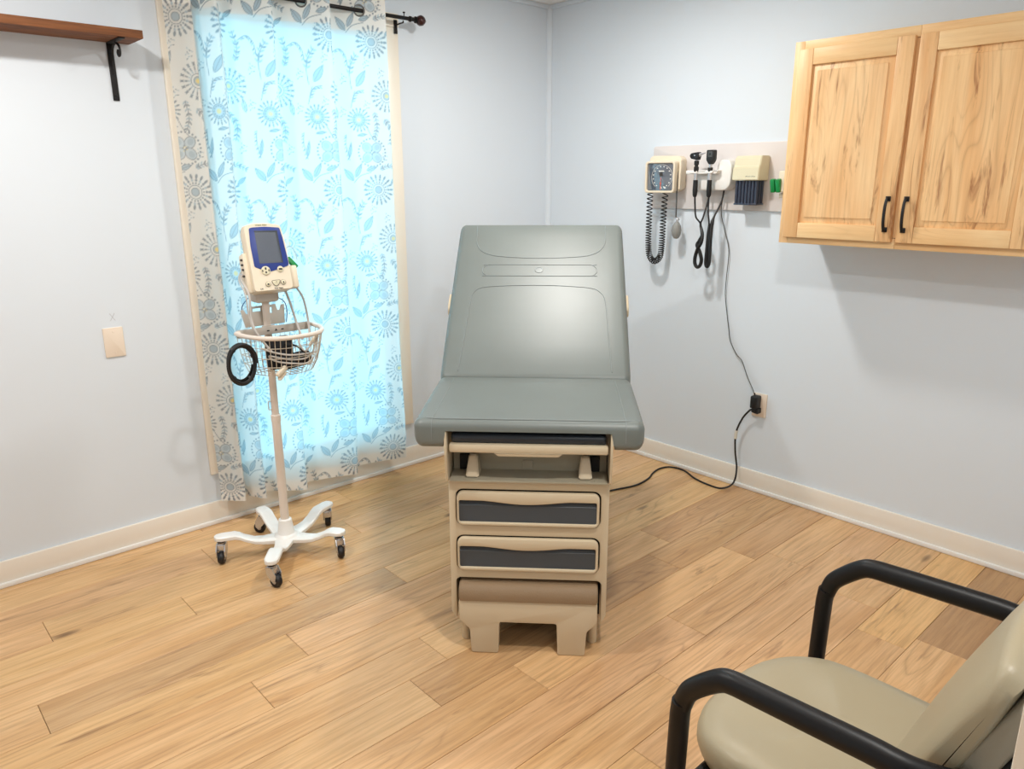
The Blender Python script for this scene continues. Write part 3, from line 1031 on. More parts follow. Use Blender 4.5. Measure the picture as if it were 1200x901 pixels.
bm = bmesh.new()
for s in (-1, 1):
    pts = [(s * .288, .46, seat_z(.2, .46)), (s * .290, .3, seat_z(.2, .3)), (s * .291, .15, seat_z(.2, .15)), (s * .291, .05, seat_z(.2, .05)), (s * .292, .018, seat_z(.2, .018)),
           (s * .292, -.005, seat_z(.2, -.005)), (s * .292, -.014, .778), (s * .292, -.014, .755), (s * .292, -.012, .738)]
    tube(bm, smooth(pts, 4), .0016, 6)
obj('seam', bm, M_seam, seat)
bm = bmesh.new()
pts = [(x, .006 + (0 if abs(x) < .30 else .5 * (abs(x) - .30)), seat_z(min(abs(x), .31), .006) + .0006 - (0 if abs(x) < .32 else .25 * (abs(x) - .32))) for x in np.linspace(-.338, .338, 25)]
tube(bm, smooth(pts, 2), .0028, 6)
obj('piping', bm, M_seam, seat)

# backrest: built flat (u across, v up the slope, w out of the face), then tilted
th = math.radians(37)
BM = frame((0, .497, .808), (1, 0, 0), (0, math.cos(th), math.sin(th)), (0, -math.sin(th), math.cos(th)))
BL, BT = .853, .078


def back_sect(x):
    i = inset(x, HW + .001, .026)
    v0, v1, t0, t1 = -.01 + i, BL - i, -BT + i, 0 - i
    r = .018
    pts = arcpts(v1 - r, t1 - r, r, 0, 90, 4) + [(v0 + (v1 - v0) * k / 10, t1 + .004 * math.sin(PI * k / 10)) for k in range(9, 1, -1)]
    pts += arcpts(v0 + .03, t1 - .03, .03, 90, 180, 5) + [(v0 + .004, t0 + .01), (v0 + .03, t0), ((v0 + v1) / 2, t0), (v1 - .03, t0), (v1, t0 + .02)]
    return pts


bm = bmesh.new()
xs = sorted(set([s * (HW - .025 + .026 * math.sin(a)) for s in (-1, 1) for a in np.linspace(0, PI / 2, 8)] + [s * v for s in (-1, 1) for v in (.28, .2, .1)] + [0]))
cushion(bm, xs, back_sect)
bmesh.ops.transform(bm, matrix=BM, verts=bm.verts[:])
back = obj('backrest_cushion', bm, M_vinyl, tb, angle=60)


def back_w(v):
    return .004 * math.sin(PI * min(1, max(0, v / BL))) + .0004


def seam(pts, r=.0019, closed=False):
    bm = bmesh.new()
    tube(bm, smooth([(u, v, back_w(v)) for u, v in pts], 6, closed), r, 6, closed, BM)
    obj('seam', bm, M_seam, back)


seam([(-.276, .835), (-.272, .78), (-.268, .722), (-.243, .672), (-.188, .645), (-.1, .634), (0, .630), (.1, .634), (.195, .645), (.248, .675), (.272, .725), (.275, .78), (.277, .835)])
seam(rrect(.468, .066, .033, 5, .002, .5575), closed=True)
seam([(-.283, .03), (-.274, .193), (-.266, .386), (-.253, .436), (-.215, .459), (-.1, .469), (0, .471), (.1, .468), (.208, .456), (.247, .432), (.266, .379), (.273, .2), (.281, .03)])
bm = bmesh.new()
tube(bm, [Vector((.016 * math.cos(a), .559 + .015 * math.sin(a), back_w(.559))) for a in np.linspace(0, 2 * PI, 21)[:-1]], .0016, 6, True, BM)
lathe(bm, [(.0145, -.002), (.0145, .001), (0, .0016)], 20, BM @ Matrix.Translation((0, .559, back_w(.559) - .0006)))
obj('button', bm, M_seam, back)
bm = bmesh.new()
box(bm, (0, BL / 2 - .02, -BT - .02), (.56, BL - .14, .04), .01, BM)
box(bm, (0, .18, -BT - .06), (.40, .20, .06), .01, BM)
obj('back_shell', bm, M_putty2, tb)
for s in (-1, 1):
    bm = bmesh.new()
    plate(bm, rrect(.10, .05, .024, 6), (), 0, .012, frame(BM @ Vector((s * .347, .405, -.045)), BM.to_3x3() @ Vector((0, 1, 0)), BM.to_3x3() @ Vector((0, 0, 1)), (s, 0, 0)), .003)
    obj('roll_holder', bm, M_putty, back)
# bracket between base top and seat
bm = bmesh.new(); box(bm, (0, .62, .665), (.42, .56, .14), .004); box(bm, (0, .42, .685), (.50, .10, .06), .004); obj('seat_support', bm, M_putty2, tb)
# mains cord: out of the base, over the floor and up to the outlet
cpts = [(-.90, -.93, .05), (-.72, -.96, .012), (-.537, -1.001, .0048), (-.398, -1.041, .0048), (-.28, -1.03, .0048), (-.205, -1.001, .0048), (-.125, -.985, .0048), (-.062, -1.01, .0048), (-.05, -1.09, .0048), (-.10, -1.19, .0048),
        (-.122, -1.285, .0048), (-.115, -1.36, .006), (-.07, -1.395, .03), (-.045, -1.395, .10), (-.036, -1.374, .19), (-.032, -1.368, .28), (-.032, -1.395, .36), (-.036, -1.432, .412), (-.038, -1.45, .425)]
bm = bmesh.new(); tube(bm, smooth([local(tb, p) for p in cpts], 8), .0047, 8); cord = obj('power_cord', bm, M_rubber, tb, 'black mains cord from table to wall outlet')
bm = bmesh.new(); tube(bm, [local(tb, p) for p in ((-.0325, -1.371, .295), (-.0325, -1.368, .272), (-.0325, -1.3685, .252))], .0075, 8); obj('cord_tag', bm, M_label, cord, 'white paper tag on the cord')
bm = bmesh.new()
MP = frame(local(tb, (-.0075, -1.463, .418)), Matrix.Rotation(-tb.rotation_euler.z, 3, 'Z') @ Vector((0, 1, 0)), (0, 0, 1), Matrix.Rotation(-tb.rotation_euler.z, 3, 'Z') @ Vector((-1, 0, 0)))
plate(bm, roundpoly([(-.016, -.014), (.020, -.010), (.020, .012), (-.016, .014)], .006), (), 0, .034, MP, .006)
obj('plug', bm, M_rubber, cord)

# ------------------------------------------------------------------ vital signs monitor on a rolling stand
CX, CY = -2.018, -.485
vs_ = thing('rolling_stand', 'white five-wheeled rolling stand carrying a vital signs monitor and wire basket', 'medical stand', (CX, CY, 0))
tips = [(-2.252, -.388), (-2.187, -.709), (-1.877, -.672), (-2.014, -.249), (-1.778, -.394)]
wheels = [(-2.277, -.421), (-2.194, -.715), (-1.893, -.72), (-2.03, -.234), (-1.775, -.389)]
tl = [(x - CX, y - CY) for x, y in tips]
bm = bmesh.new()
lathe(bm, [(0, .058), (.05, .058), (.056, .066), (.050, .078), (.036, .088), (.034, .094), (.026, .148), (.0195, .152), (0, .152)], 28)
for (x, y) in tl:
    d = Vector((x, y, 0)); L = d.length; d.normalize(); sd = Vector((-d.y, d.x, 0))
    st_ = [(0.0, .036, .056, .022), (.05, .036, .056, .022), (.09, .030, .058, .020), (.125, .027, .064, .018), (.16, .026, .079, .018), (.182, .0265, .092, .019), (.20, .027, .097, .020), (L - .002, .027, .097, .020), (L + .018, .021, .098, .018), (L + .026, .009, .100, .014)]
    rings = []
    for (r, w, z, h) in st_:
        c = d * r
        b_ = .004
        rings.append([bm.verts.new(c + sd * a * w + Vector((0, 0, z + hh))) for a, hh in ((-1, b_), (-1, h - b_), (-.82, h), (.82, h), (1, h - b_), (1, b_), (.82, 0), (-.82, 0))])
    for A, B in zip(rings[:-1], rings[1:]):
        for k in range(8):
            bm.faces.new((A[k], A[(k + 1) % 8], B[(k + 1) % 8], B[k]))
    bm.faces.new(rings[0][::-1]); bm.faces.new(rings[-1])
obj('star_base', bm, M_white, vs_)
for (x, y), (wx, wy) in zip(tl, wheels):
    a = math.atan2(wy - CY - y, wx - CX - x)
    if (x, y) == tl[1]: a = math.radians(-70)
    R = Matrix.Translation((x, y, 0)) @ Matrix.Rotation(a, 4, 'Z')
    bm = bmesh.new()
    lathe(bm, [(0, .097), (.017, .097), (.017, .089), (.014, .086), (0, .086)], 16, R)
    cs = obj('caster', bm, M_rubber, vs_)
    bm = bmesh.new()
    lathe(bm, [(0, .087), (.015, .087), (.0155, .078), (0, .078)], 16, R)
    prong = roundpoly([(-.018, .084), (.015, .084), (.030, .058), (.029, .030), (.012, .026), (-.014, .054)], .005, 3)
    for s in (-1, 1):
        plate(bm, prong, (), -.002, .002, R @ frame((0, s * .0165, 0), (1, 0, 0), (0, 0, 1), (0, 1, 0)))
    box(bm, (0, 0, .068), (.036, .032, .034), .006, R)
    obj('caster_fork', bm, M_chrome, cs)
    bm = bmesh.new()
    lathe(bm, [(.008, -.012), (.021, -.012), (.0252, -.007), (.0262, 0), (.0252, .007), (.021, .012), (.008, .012)], 24, R @ frame((.016, 0, .0262), (1, 0, 0), (0, 0, 1), (0, -1, 0)))
    obj('caster_wheel', bm, M_rubber, cs)
    bm = bmesh.new()
    lathe(bm, [(0, -.013), (.009, -.013), (.0095, .013), (0, .013)], 14, R @ frame((.016, 0, .0262), (1, 0, 0), (0, 0, 1), (0, -1, 0)))
    obj('caster_hub', bm, M_greyplas, cs)
bm = bmesh.new()
lathe(bm, [(0, .14), (.0175, .14), (.0175, .58), (0, .58)], 20)
obj('pole', bm, M_pole, vs_)
bm = bmesh.new()
lathe(bm, [(0, .575), (.0195, .575), (.0195, .600), (.0165, .604), (0, .604)], 20)
lathe(bm, [(.004, 0), (.003, .002), (0, .0025)], 8, frame((0, -.0192, .588), (1, 0, 0), (0, 0, 1), (0, -1, 0)))
obj('collar', bm, M_pole, vs_)
bm = bmesh.new(); lathe(bm, [(0, .60), (.0145, .60), (.0145, 1.075), (0, 1.075)], 20); obj('upper_pole', bm, M_pole, vs_)
bm = bmesh.new()
tube(bm, smooth([(-.0145, -.004, .66), (-.026, -.004, .662), (-.028, -.004, .645), (-.026, -.004, .628), (-.0145, -.004, .63)], 5), .002, 6); obj('hose_hook', bm, M_wire, vs_)
# mounting head under the monitor
bm = bmesh.new(); box(bm, (-.004, -.004, 1.078), (.092, .07, .042), .012, seg=3); box(bm, (-.004, -.012, 1.1), (.06, .05, .03), .006); obj('mount_head', bm, M_greyplas, vs_)
# bracket plate behind the pole (cuff holder)
bm = bmesh.new()
outl = [(-.075, .96), (-.090, 1.028), (-.078, 1.030), (-.068, 1.012), (-.058, 1.012), (-.050, 1.038), (.052, 1.038), (.058, 1.014), (.068, 1.014), (.074, 1.034), (.088, 1.034), (.085, .96)]
plate(bm, outl, [[(-.042, 1.030), (-.042, 1.018), (-.01, 1.018), (-.01, 1.030)], [(.018, 1.028), (.018, 1.006), (.036, 1.006), (.036, 1.028)]], 0, .004, FP(.03), .0008)
obj('accessory_plate', bm, M_greyplas, vs_)
# wire basket
ZR = .955
BX, BY = .010, -.040
sgn = lambda v: (1 if v >= 0 else -1)


def dshape(a, b, z, n=40, s=.8, e=0.0):
    out = []
    for t in np.linspace(0, PI, n):
        out.append(Vector((BX + a * sgn(math.cos(t)) * abs(math.cos(t)) ** s, BY - b * abs(math.sin(t)) ** s, z)))
    return out


bm = bmesh.new()
rim = dshape(.152, .205, ZR)
rim = [rim[0] + Vector((-.015, .004, 0))] + rim + [rim[-1] + Vector((.015, .004, 0))]
tube(bm, rim, .0085, 10)
obj('basket_rim', bm, M_pole, vs_)
bm = bmesh.new()
plate(bm, roundpoly([(-.148, .935), (.148, .935), (.150, .966), (-.150, .966)], .006), (), 0, .004, frame((BX, BY + .006, 0), (1, 0, 0), (0, 0, 1), (0, -1, 0)), .001)
box(bm, (0, -.018, .95), (.05, .032, .03), .003)
bp_ = obj('basket_plate', bm, M_greyplas, vs_)
bm = bmesh.new()
for xx in (-.026, .006, .032):
    plate(bm, [(-.006, -.004), (.006, -.004), (0, .006)] if abs(xx - .006) < 1e-6 else rrect(.011, .005, .002, 2), (), 0, .0006, frame((BX + xx, BY + .0018, .950), (1, 0, 0), (0, 0, 1), (0, -1, 0)))
obj('printed_symbols', bm, M_dark, bp_)['kind'] = 'stuff'
bm = bmesh.new()
levels = [(0, .152, .205), (.04, .147, .195), (.08, .140, .185), (.115, .132, .172), (.150, .118, .150)]
for dz, a, b in levels[1:]:
    lp = dshape(a, b, ZR - dz, 30)
    tube(bm, lp, .0015, 5)
    tube(bm, [lp[0], lp[-1]], .0015, 5)
n = 25
L0 = [dshape(a, b, ZR - dz, n) for dz, a, b in levels]
for i in range(n):
    tube(bm, [l[i] for l in L0], .0014, 5)
for i in range(1, 12):
    x0 = BX - .118 + .236 * i / 12
    yb = BY - .150 * max(0, 1 - (abs(x0 - BX) / .118) ** (1 / .8)) ** .8
    tube(bm, [(x0, BY, ZR - .02), (x0, BY, ZR - .15), (x0, yb, ZR - .15)], .0014, 5)
for i in range(1, 4):
    y = BY - .150 * i / 4
    hw = .118 * (1 - (i / 4) ** (1 / .8)) ** .8
    tube(bm, [(BX - hw, y, ZR - .15), (BX + hw, y, ZR - .15)], .0014, 5)
obj('basket_wire', bm, M_wire, vs_)['kind'] = 'stuff'
# monitor: local plane axes
yw, tlt = math.radians(-8), math.radians(15)
ex = Vector((math.cos(yw), math.sin(yw), 0)); fr = Vector((math.sin(yw), -math.cos(yw), 0))
nn = fr * math.cos(tlt) + Vector((0, 0, 1)) * math.sin(tlt); ez = Vector((0, 0, 1)) * math.cos(tlt) - fr * math.sin(tlt)
P0 = Vector((-2.034 - CX, -.496 - CY, 1.2)) + fr * .06
MM = frame(P0, ex, ez, nn)
body_o = roundpoly([(-.049, -.095), (.095, -.092), (.094, .08), (.084, .150), (.028, .159), (-.02, .158), (-.052, .149)], .012, 4)
bm = bmesh.new()
cxm = .022


def ring_(scale, dz, sh=0.0):
    return [bm.verts.new(MM @ Vector((cxm + (u - cxm) * scale, v * scale + sh, dz))) for u, v in body_o]


rs = [ring_(.98, .004), ring_(1.0, -.002), ring_(1.02, -.03), ring_(.97, -.065, -.006), ring_(.80, -.09, -.012)]
for A, B in zip(rs[:-1], rs[1:]):
    for k in range(len(A)):
        bm.faces.new((A[k], A[(k + 1) % len(A)], B[(k + 1) % len(A)], B[k]))
bm.faces.new(rs[0]); bm.faces.new(rs[-1][::-1])
# probe wells on the sides
box(bm, (.109, -.045, -.034), (.032, .085, .052), .006, MM)
box(bm, (-.056, -.02, -.048), (.022, .15, .06), .008, MM)
mon = obj('monitor', bm, M_cream, vs_, 'cream vital signs monitor with blue bezel')
bm = bmesh.new()
plate(bm, roundpoly([(-.034, .139), (-.02, .142), (.024, .143), (.078, .138), (.084, .10), (.092, .005), (.089, -.006), (.063, -.013), (.024, -.023), (.0, -.02), (-.036, -.003), (-.038, .076)], .005, 3), (), .003, .0065, MM, .0015)
obj('bezel', bm, M_blue, mon)
bm = bmesh.new(); plate(bm, roundpoly([(-.0165, .127), (.066, .125), (.069, .007), (-.016, .008)], .002, 2), (), .006, .0072, MM); obj('screen', bm, M_screen, mon)
bm = bmesh.new()
plate(bm, roundpoly([(-.0185, .129), (.068, .127), (.068, .123), (.062, .122), (-.0165, .124)], .001, 1), (), .0066, .0082, MM)
plate(bm, [(.060, .124), (.067, .124), (.0705, .007), (.0665, .007)], (), .0066, .0080, MM)
obj('screen_rim', bm, M_navy, mon)
for r_, cx_, cz_ in ((.0165, .002, -.019), (.0115, .0565, -.017), (.0085, .003, -.070), (.0085, .060, -.066)):
    bm = bmesh.new(); lathe(bm, [(r_, .003), (r_, .007), (r_ - .002, .0085), (0, .009)], 20, MM @ Matrix.Translation((cx_, cz_, 0))); obj('button', bm, M_cream2, mon)
bm = bmesh.new()
plate(bm, roundpoly([(.017, -.058), (.050, -.056), (.045, -.070), (.032, -.080), (.022, -.072)], .006, 4), (), .003, .007, MM, .0015)
obj('start_button', bm, M_cream2, mon)
bm = bmesh.new()
bm = bmesh.new()
for x0, z0, w, h in ((.002, -.012, .006, .009), (.002, -.026, .006, .007), (-.010, -.020, .004, .008), (.013, -.019, .004, .008), (.0565, -.017, .013, .007), (.003, -.070, .007, .006), (.060, -.066, .004, .008), (.034, -.063, .003, .003)):
    plate(bm, rrect(w, h, .0015, 2), (), .0075, .0094, MM @ Matrix.Translation((x0, z0, 0)))
loop = roundpoly([(.017, -.058), (.050, -.056), (.045, -.070), (.032, -.080), (.022, -.072)], .006, 4)
tube(bm, [Vector((u, v, .0062)) for u, v in loop], .0011, 5, True, MM)
for c, r in (((.003, -.070), .0088), ((.060, -.066), .0088)):
    tube(bm, [Vector((c[0] + r * math.cos(a), c[1] + r * math.sin(a), .0058)) for a in np.linspace(0, 2 * PI, 17)[:-1]], .0009, 5, True, MM)
text_bm(bm, 'Vital Signs', .008, MM @ Matrix.Translation((.04, -.0865, .0045)))
text_bm(bm, 'LXi', .008, MM @ Matrix.Translation((-.022, -.0855, .0045)))
obj('key_symbols', bm, M_dark, mon)['kind'] = 'stuff'
bm = bmesh.new(); text_bm(bm, 'Welch Allyn', .0085, MM @ Matrix.Translation((.012, .1495, .0045))); obj('lettering', bm, mat('olive_print', srgb(120, 132, 84), .5), mon)
bm = bmesh.new(); box(bm, (0, 0, 0), (.018, .050, .020), .004, MM @ Matrix.Translation((.113, .008, -.022)) @ Matrix.Rotation(math.radians(38), 4, 'Z'))
obj('probe_holder', bm, M_green, mon, 'green thermometer probe holder')
for z0 in (.03, .012, -.006, -.03):
    bm = bmesh.new(); lathe(bm, [(.0045, 0), (.004, .008), (0, .009)], 10, MM @ frame((-.066, z0, -.03), (0, 1, 0), (0, 0, 1), (-1, 0, 0))); obj('socket', bm, M_dark, mon)
q = lambda u, v, w: MM @ Vector((u, v, w))
for pts_, r_ in (([q(-.072, -.022, -.03), q(-.082, -.04, -.03), (-.100, -.09, 1.10), (-.105, -.10, 1.02), (-.098, -.12, .965), (-.06, -.13, .90)], .0046),
                 ([q(-.074, -.008, -.03), q(-.09, -.04, -.03), (-.112, -.09, 1.10), (-.112, -.10, 1.03), (-.100, -.115, .96), (-.05, -.13, .89)], .0026),
                 ([q(.112, -.075, -.03), (.128, -.06, 1.06), (.137, -.07, .97), (.120, -.10, .90)], .0040),
                 ([q(.075, -.09, -.04), (.078, -.04, 1.06), (.090, -.06, .98), (.092, -.10, .91)], .0046),
                 ([q(.10, .06, -.05), q(.12, .075, -.045), q(.135, .06, -.04), q(.138, .02, -.03)], .0014)):
    bm = bmesh.new(); tube(bm, smooth(pts_, 8), r_, 8); obj('probe_cable', bm, M_cable, mon, 'thin grey cable')
bm = bmesh.new()
tube(bm, smooth([(-.05, .04, 1.07), (-.076, .04, 1.04), (-.078, .04, 1.0), (-.07, .035, .96)], 8), .0018, 6)
_bc = M_bluec = mat('blue_cable', srgb(34, 62, 120), .4)
obj('data_cable', bm, _bc, mon, 'thin dark blue cable left of the pole')
bm = bmesh.new()
tube(bm, smooth([(.02, .05, 1.045), (.06, .05, 1.062), (.10, .05, 1.04), (.106, .045, 1.0), (.095, .035, .96)], 8), .0018, 6)
obj('data_cable', bm, _bc, mon, 'thin dark blue cable looped right of the pole')

# contents of the basket
zb = ZR - .148
cf = thing('pressure_cuff', 'black folded blood pressure cuff lying in the wire basket', 'pressure cuff', (CX + .008, CY - .115, zb + .0025))
bm = bmesh.new()
box(bm, (-.012, .02, .064), (.100, .05, .122), .016, seg=3)
box(bm, (.04, -.012, .03), (.13, .05, .055), .018, Matrix.Rotation(.25, 4, 'Z'), 3)
obj('folded_cuff', bm, M_cuff, cf)
bm = bmesh.new(); tube(bm, smooth([(.0, .0, .1), (.03, -.045, .09), (.065, -.03, .05), (.05, .0, .035)], 6), .004, 8); obj('cuff_tube', bm, M_rubber, cf)
hc = thing('coiled_hose', 'black hose coiled and hung on the left side of the wire basket', 'hose', (CX - .172, CY - .140, .862))
bm = bmesh.new()
pts = []
for i in range(160):
    a = 2 * PI * i / 40
    k = i / 160
    dr_ = .0055 * math.sin(a * .25 * 3.0)
    pts.append(Vector(((.049 + dr_) * math.cos(a), -.018 + .036 * k, (.070 + dr_) * math.sin(a))))
tube(bm, pts, .0056, 8)
obj('hose', bm, M_rubber, hc)
for a in (.4, 2.2, 3.9, 5.3):
    bm = bmesh.new(); lathe(bm, [(.0108, -.004), (.0108, .004)], 10, frame((.049 * math.cos(a), 0, .070 * math.sin(a)), (0, 1, 0), (math.cos(a), 0, math.sin(a)), (-math.sin(a), 0, math.cos(a)))); obj('tie', bm, M_rubber, hc)
sc_ = thing('sensor_cable', 'beige finger sensor cable looped through the basket front', 'cable', (CX + .02, CY - .19, zb))
bm = bmesh.new()
tube(bm, smooth([(.09, .06, .13), (.05, .05, .125), (.02, .02, .115), (.03, -.005, .08), (.06, .0, .10), (.09, .01, .125), (.07, .0, .08), (.04, .005, .05), (-.02, .02, .05), (-.09, .04, .07), (-.06, .03, .045), (.03, .0, .03), (.07, .015, .045), (.05, .01, .02)], 8), .0035, 7)
tube(bm, smooth([(-.11, .06, .10), (-.08, .03, .085), (-.02, .015, .068), (.05, .01, .065), (.10, .04, .06)], 8), .0035, 7)
obj('cable', bm, M_cable, sc_)
bm = bmesh.new()
Rr = Matrix.Translation((-.070, -.012, .016)) @ Matrix.Rotation(.25, 4, 'Z') @ Matrix.Rotation(-.55, 4, 'Y')
box(bm, (0, 0, .004), (.052, .018, .016), .005, Rr); box(bm, (-.01, 0, -.010), (.04, .018, .009), .003, Rr @ Matrix.Rotation(-.12, 4, 'Y'))
obj('finger_clip', bm, M_cream, sc_)
bm = bmesh.new()
box(bm, (.052, .005, .118), (.012, .012, .06), .004, Matrix.Rotation(.7, 4, 'Y') @ Matrix.Translation((-.07, 0, 0.02)))
obj('connector', bm, M_cream, sc_)

# ------------------------------------------------------------------ diagnostic board on the right wall
FYZ = lambda x: frame((x, 0, 0), (0, -1, 0), (0, 0, 1), (-1, 0, 0))      # plate x -> world -y, plate y -> z, thickness into room
bd = thing('wall_board', 'long pale grey mounting board on the right wall', 'board', (0, -1.22, 1.513))
loc = lambda o, x, y, z: Vector((x - o.location.x, y - o.location.y, z - o.location.z))
bm = bmesh.new(); plate(bm, roundpoly([(-.45, -.152), (.45, -.152), (.45, .152), (-.45, .152)], .012), (), .0005, .014, FYZ(0), .002); obj('panel', bm, M_board, bd)
BX_ = -.0142

ga = thing('pressure_gauge', 'square cream blood pressure gauge with coiled black hose and grey bulb', 'pressure gauge', (BX_ - .012, -.88, 1.515), math.radians(8))
Fg = lambda x: frame((x, 0, 0), (0, -1, 0), (0, 0, 1), (-1, 0, 0))
bm = bmesh.new()
plate(bm, rrect(.165, .152, .016, 5), [rrect(.142, .130, .010, 4)], .050, .096, Fg(0), .005)
plate(bm, rrect(.145, .135, .010, 4), (), .048, .076, Fg(0))
obj('case', bm, M_cream, ga)
bm = bmesh.new(); plate(bm, rrect(.141, .129, .009, 4), (), .077, .088, Fg(0), .001); dl = obj('dial', bm, M_dial, ga)
bm = bmesh.new()
for i in range(14):
    a = math.radians(235 - i * 290 / 13)
    cy_, cz_ = .010 + .048 * math.cos(a), .000 + .050 * math.sin(a)
    plate(bm, rrect(.007, .0042, .001, 2), (), .0882, .0888, Fg(0) @ Matrix.Translation((cy_, cz_, 0)))
tube(bm, [Vector((.010 + .057 * math.cos(a), .058 * math.sin(a), .0883)) for a in np.linspace(math.radians(-50), math.radians(230), 40)], .0008, 5, False, Fg(0))
plate(bm, rrect(.03, .0045, .001, 2), (), .0882, .0888, Fg(0) @ Matrix.Translation((.006, .028, 0)))
for sx in (-.006, .01, .016):
    plate(bm, rrect(.004, .012, .001, 2), (), .0882, .0888, Fg(0) @ Matrix.Translation((.014 + sx, -.05, 0)) @ Matrix.Rotation(.6, 4, 'Z'))
obj('dial_marks', bm, M_dialw, dl)['kind'] = 'stuff'
bm = bmesh.new(); plate(bm, rrect(.018, .018, .002, 2), (), .0882, .0887, Fg(0) @ Matrix.Translation((.004, .012, 0))); obj('dial_window', bm, M_dark, dl)
bm = bmesh.new(); plate(bm, [(-.0025, -.058), (.0025, -.058), (.0012, .0), (-.0012, .0)], (), .0886, .0892, Fg(0) @ Matrix.Translation((.004, -.002, 0))); lathe(bm, [(.005, .0886), (.004, .0905), (0, .091)], 14, Fg(0) @ Matrix.Translation((.004, -.03, 0))); obj('needle', bm, M_dialr, dl)
bm = bmesh.new()
plate(bm, roundpoly([(-.085, -.07), (.07, -.07), (.095, -.055), (.095, .085), (.075, .10), (-.07, .103), (-.085, .09)], .008), (), 0.0005, .048, Fg(0), .004)
box(bm, (.0005, 0, 0), (.023, .05, .10), 0)
box(bm, (-.052, -.094, .01), (.03, .012, .14), .004)
obj('cuff_holder', bm, M_cream, ga)
# coiled hose
bm = bmesh.new()
base = smooth([local(ga, (-.085, -.815, 1.445)), local(ga, (-.083, -.812, 1.40)), local(ga, (-.08, -.810, 1.30)), local(ga, (-.08, -.812, 1.19)), local(ga, (-.08, -.822, 1.125)), local(ga, (-.08, -.855, 1.098)), local(ga, (-.08, -.889, 1.125)),
                local(ga, (-.08, -.897, 1.19)), local(ga, (-.082, -.900, 1.30)), local(ga, (-.085, -.905, 1.40)), local(ga, (-.09, -.912, 1.445))], 60)
Lb = [0]
for a, b in zip(base[:-1], base[1:]): Lb.append(Lb[-1] + (b - a).length)
hp = []
phase = 0
for i, p in enumerate(base):
    t = (base[min(i + 1, len(base) - 1)] - base[max(i - 1, 0)]).normalized()
    a = Vector((1, 0, 0)); b = t.cross(a).normalized()
    low = max(0, min(1, (1.215 - (p.z + 1.515)) / .07))
    z = p.z + 1.515
    pitch = .0225 - .0125 * max(0, min(1, (1.45 - z) / .30))
    if i: phase += (Lb[i] - Lb[i - 1]) / pitch * 2 * PI
    hp.append(p + (a * math.cos(phase) + b * math.sin(phase)) * .0135)
hp2 = []
for a, b in zip(hp[:-1], hp[1:]):
    hp2 += [a]
tube(bm, hp2, .0030, 6)
obj('coiled_hose', bm, M_rubber, ga)
bm = bmesh.new(); tube(bm, smooth([local(ga, (-.05, -.958, 1.545)), local(ga, (-.07, -.966, 1.548)), local(ga, (-.078, -.970, 1.50)), local(ga, (-.074, -.969, 1.40)), local(ga, (-.07, -.968, 1.32))], 8), .0032, 8); obj('bulb_tube', bm, M_tube, ga)
bm = bmesh.new()
Mb = Matrix.Translation(local(ga, (-.07, -.975, 1.216)))
lathe(bm, [(0, 0), (.012, .003), (.021, .018), (.0245, .042), (.021, .064), (.012, .080), (.007, .085), (0, .085)], 20, Mb)
bu = obj('squeeze_bulb', bm, M_bulb, ga)
bm = bmesh.new(); lathe(bm, [(0, .084), (.0065, .084), (.0065, .100), (.004, .106), (0, .106)], 12, Mb); lathe(bm, [(0, 0), (.004, 0), (.004, .014), (0, .014)], 10, Mb @ Matrix.Translation((0, 0, .092)) @ Matrix.Rotation(1.2, 4, 'X')); obj('valve', bm, M_chrome, bu)

# wall transformer with the two handles
tr = thing('wall_transformer', 'white curved wall unit that powers the two diagnostic handles', 'wall transformer', (BX_, -1.15, 1.515))
bm = bmesh.new()
lp = lambda y, z: (-(y + 1.15), z - 1.515)
out = roundpoly([lp(-1.075, 1.452), lp(-1.235, 1.452), lp(-1.262, 1.475), lp(-1.268, 1.56), lp(-1.250, 1.592), lp(-1.205, 1.592), lp(-1.190, 1.575), lp(-1.185, 1.54), lp(-1.12, 1.54), lp(-1.075, 1.545)], .014, 5)
plate(bm, out, (), .0005, .062, Fg(0), .010)
out = roundpoly([lp(-1.035, 1.527), lp(-1.205, 1.527), lp(-1.215, 1.545), lp(-1.035, 1.545)], .006, 4)
plate(bm, out, (), .0005, .092, Fg(0), .005)
obj('housing', bm, M_white, tr)
for y in (-1.085, -1.170):
    bm = bmesh.new(); plate(bm, rrect(.040, .012, .004), (), .086, .102, Fg(0) @ Matrix.Translation((-(y + 1.15), .021, 0)), .003); obj('cradle', bm, M_white, tr)
bm = bmesh.new()
tc = [(-.04, -1.213, 1.455), (-.035, -1.205, 1.438), (-.022, -1.194, 1.347), (-.012, -1.215, 1.259), (-.010, -1.235, 1.20), (-.010, -1.243, 1.147), (-.010, -1.239, 1.05), (-.010, -1.239, .961), (-.010, -1.255, .87), (-.010, -1.271, .796), (-.010, -1.285, .735), (-.012, -1.324, .676), (-.014, -1.36, .645), (-.016, -1.393, .58), (-.026, -1.436, .52), (-.030, -1.448, .500)]
tube(bm, smooth([loc(tr, *p) for p in tc], 8), .0022, 6)
pc = obj('power_cord', bm, M_tube, tr, 'thin dark cord down to the wall outlet')
bm = bmesh.new(); box(bm, loc(tr, -.031, -1.459, .463), (.046, .036, .062), .007, seg=3); lathe(bm, [(.004, 0), (.003, .016), (0, .016)], 8, Matrix.Translation(loc(tr, -.032, -1.452, .490))); obj('plug_adapter', bm, M_rubber, pc)


def handle_cord(root, pts, r):
    bm = bmesh.new(); P_ = smooth([loc(root, *p) for p in pts], 8)
    tube(bm, P_, r if not callable(r) else [r(i / (len(P_) - 1)) for i in range(len(P_))], 8)
    obj('cord', bm, M_rubber, root)


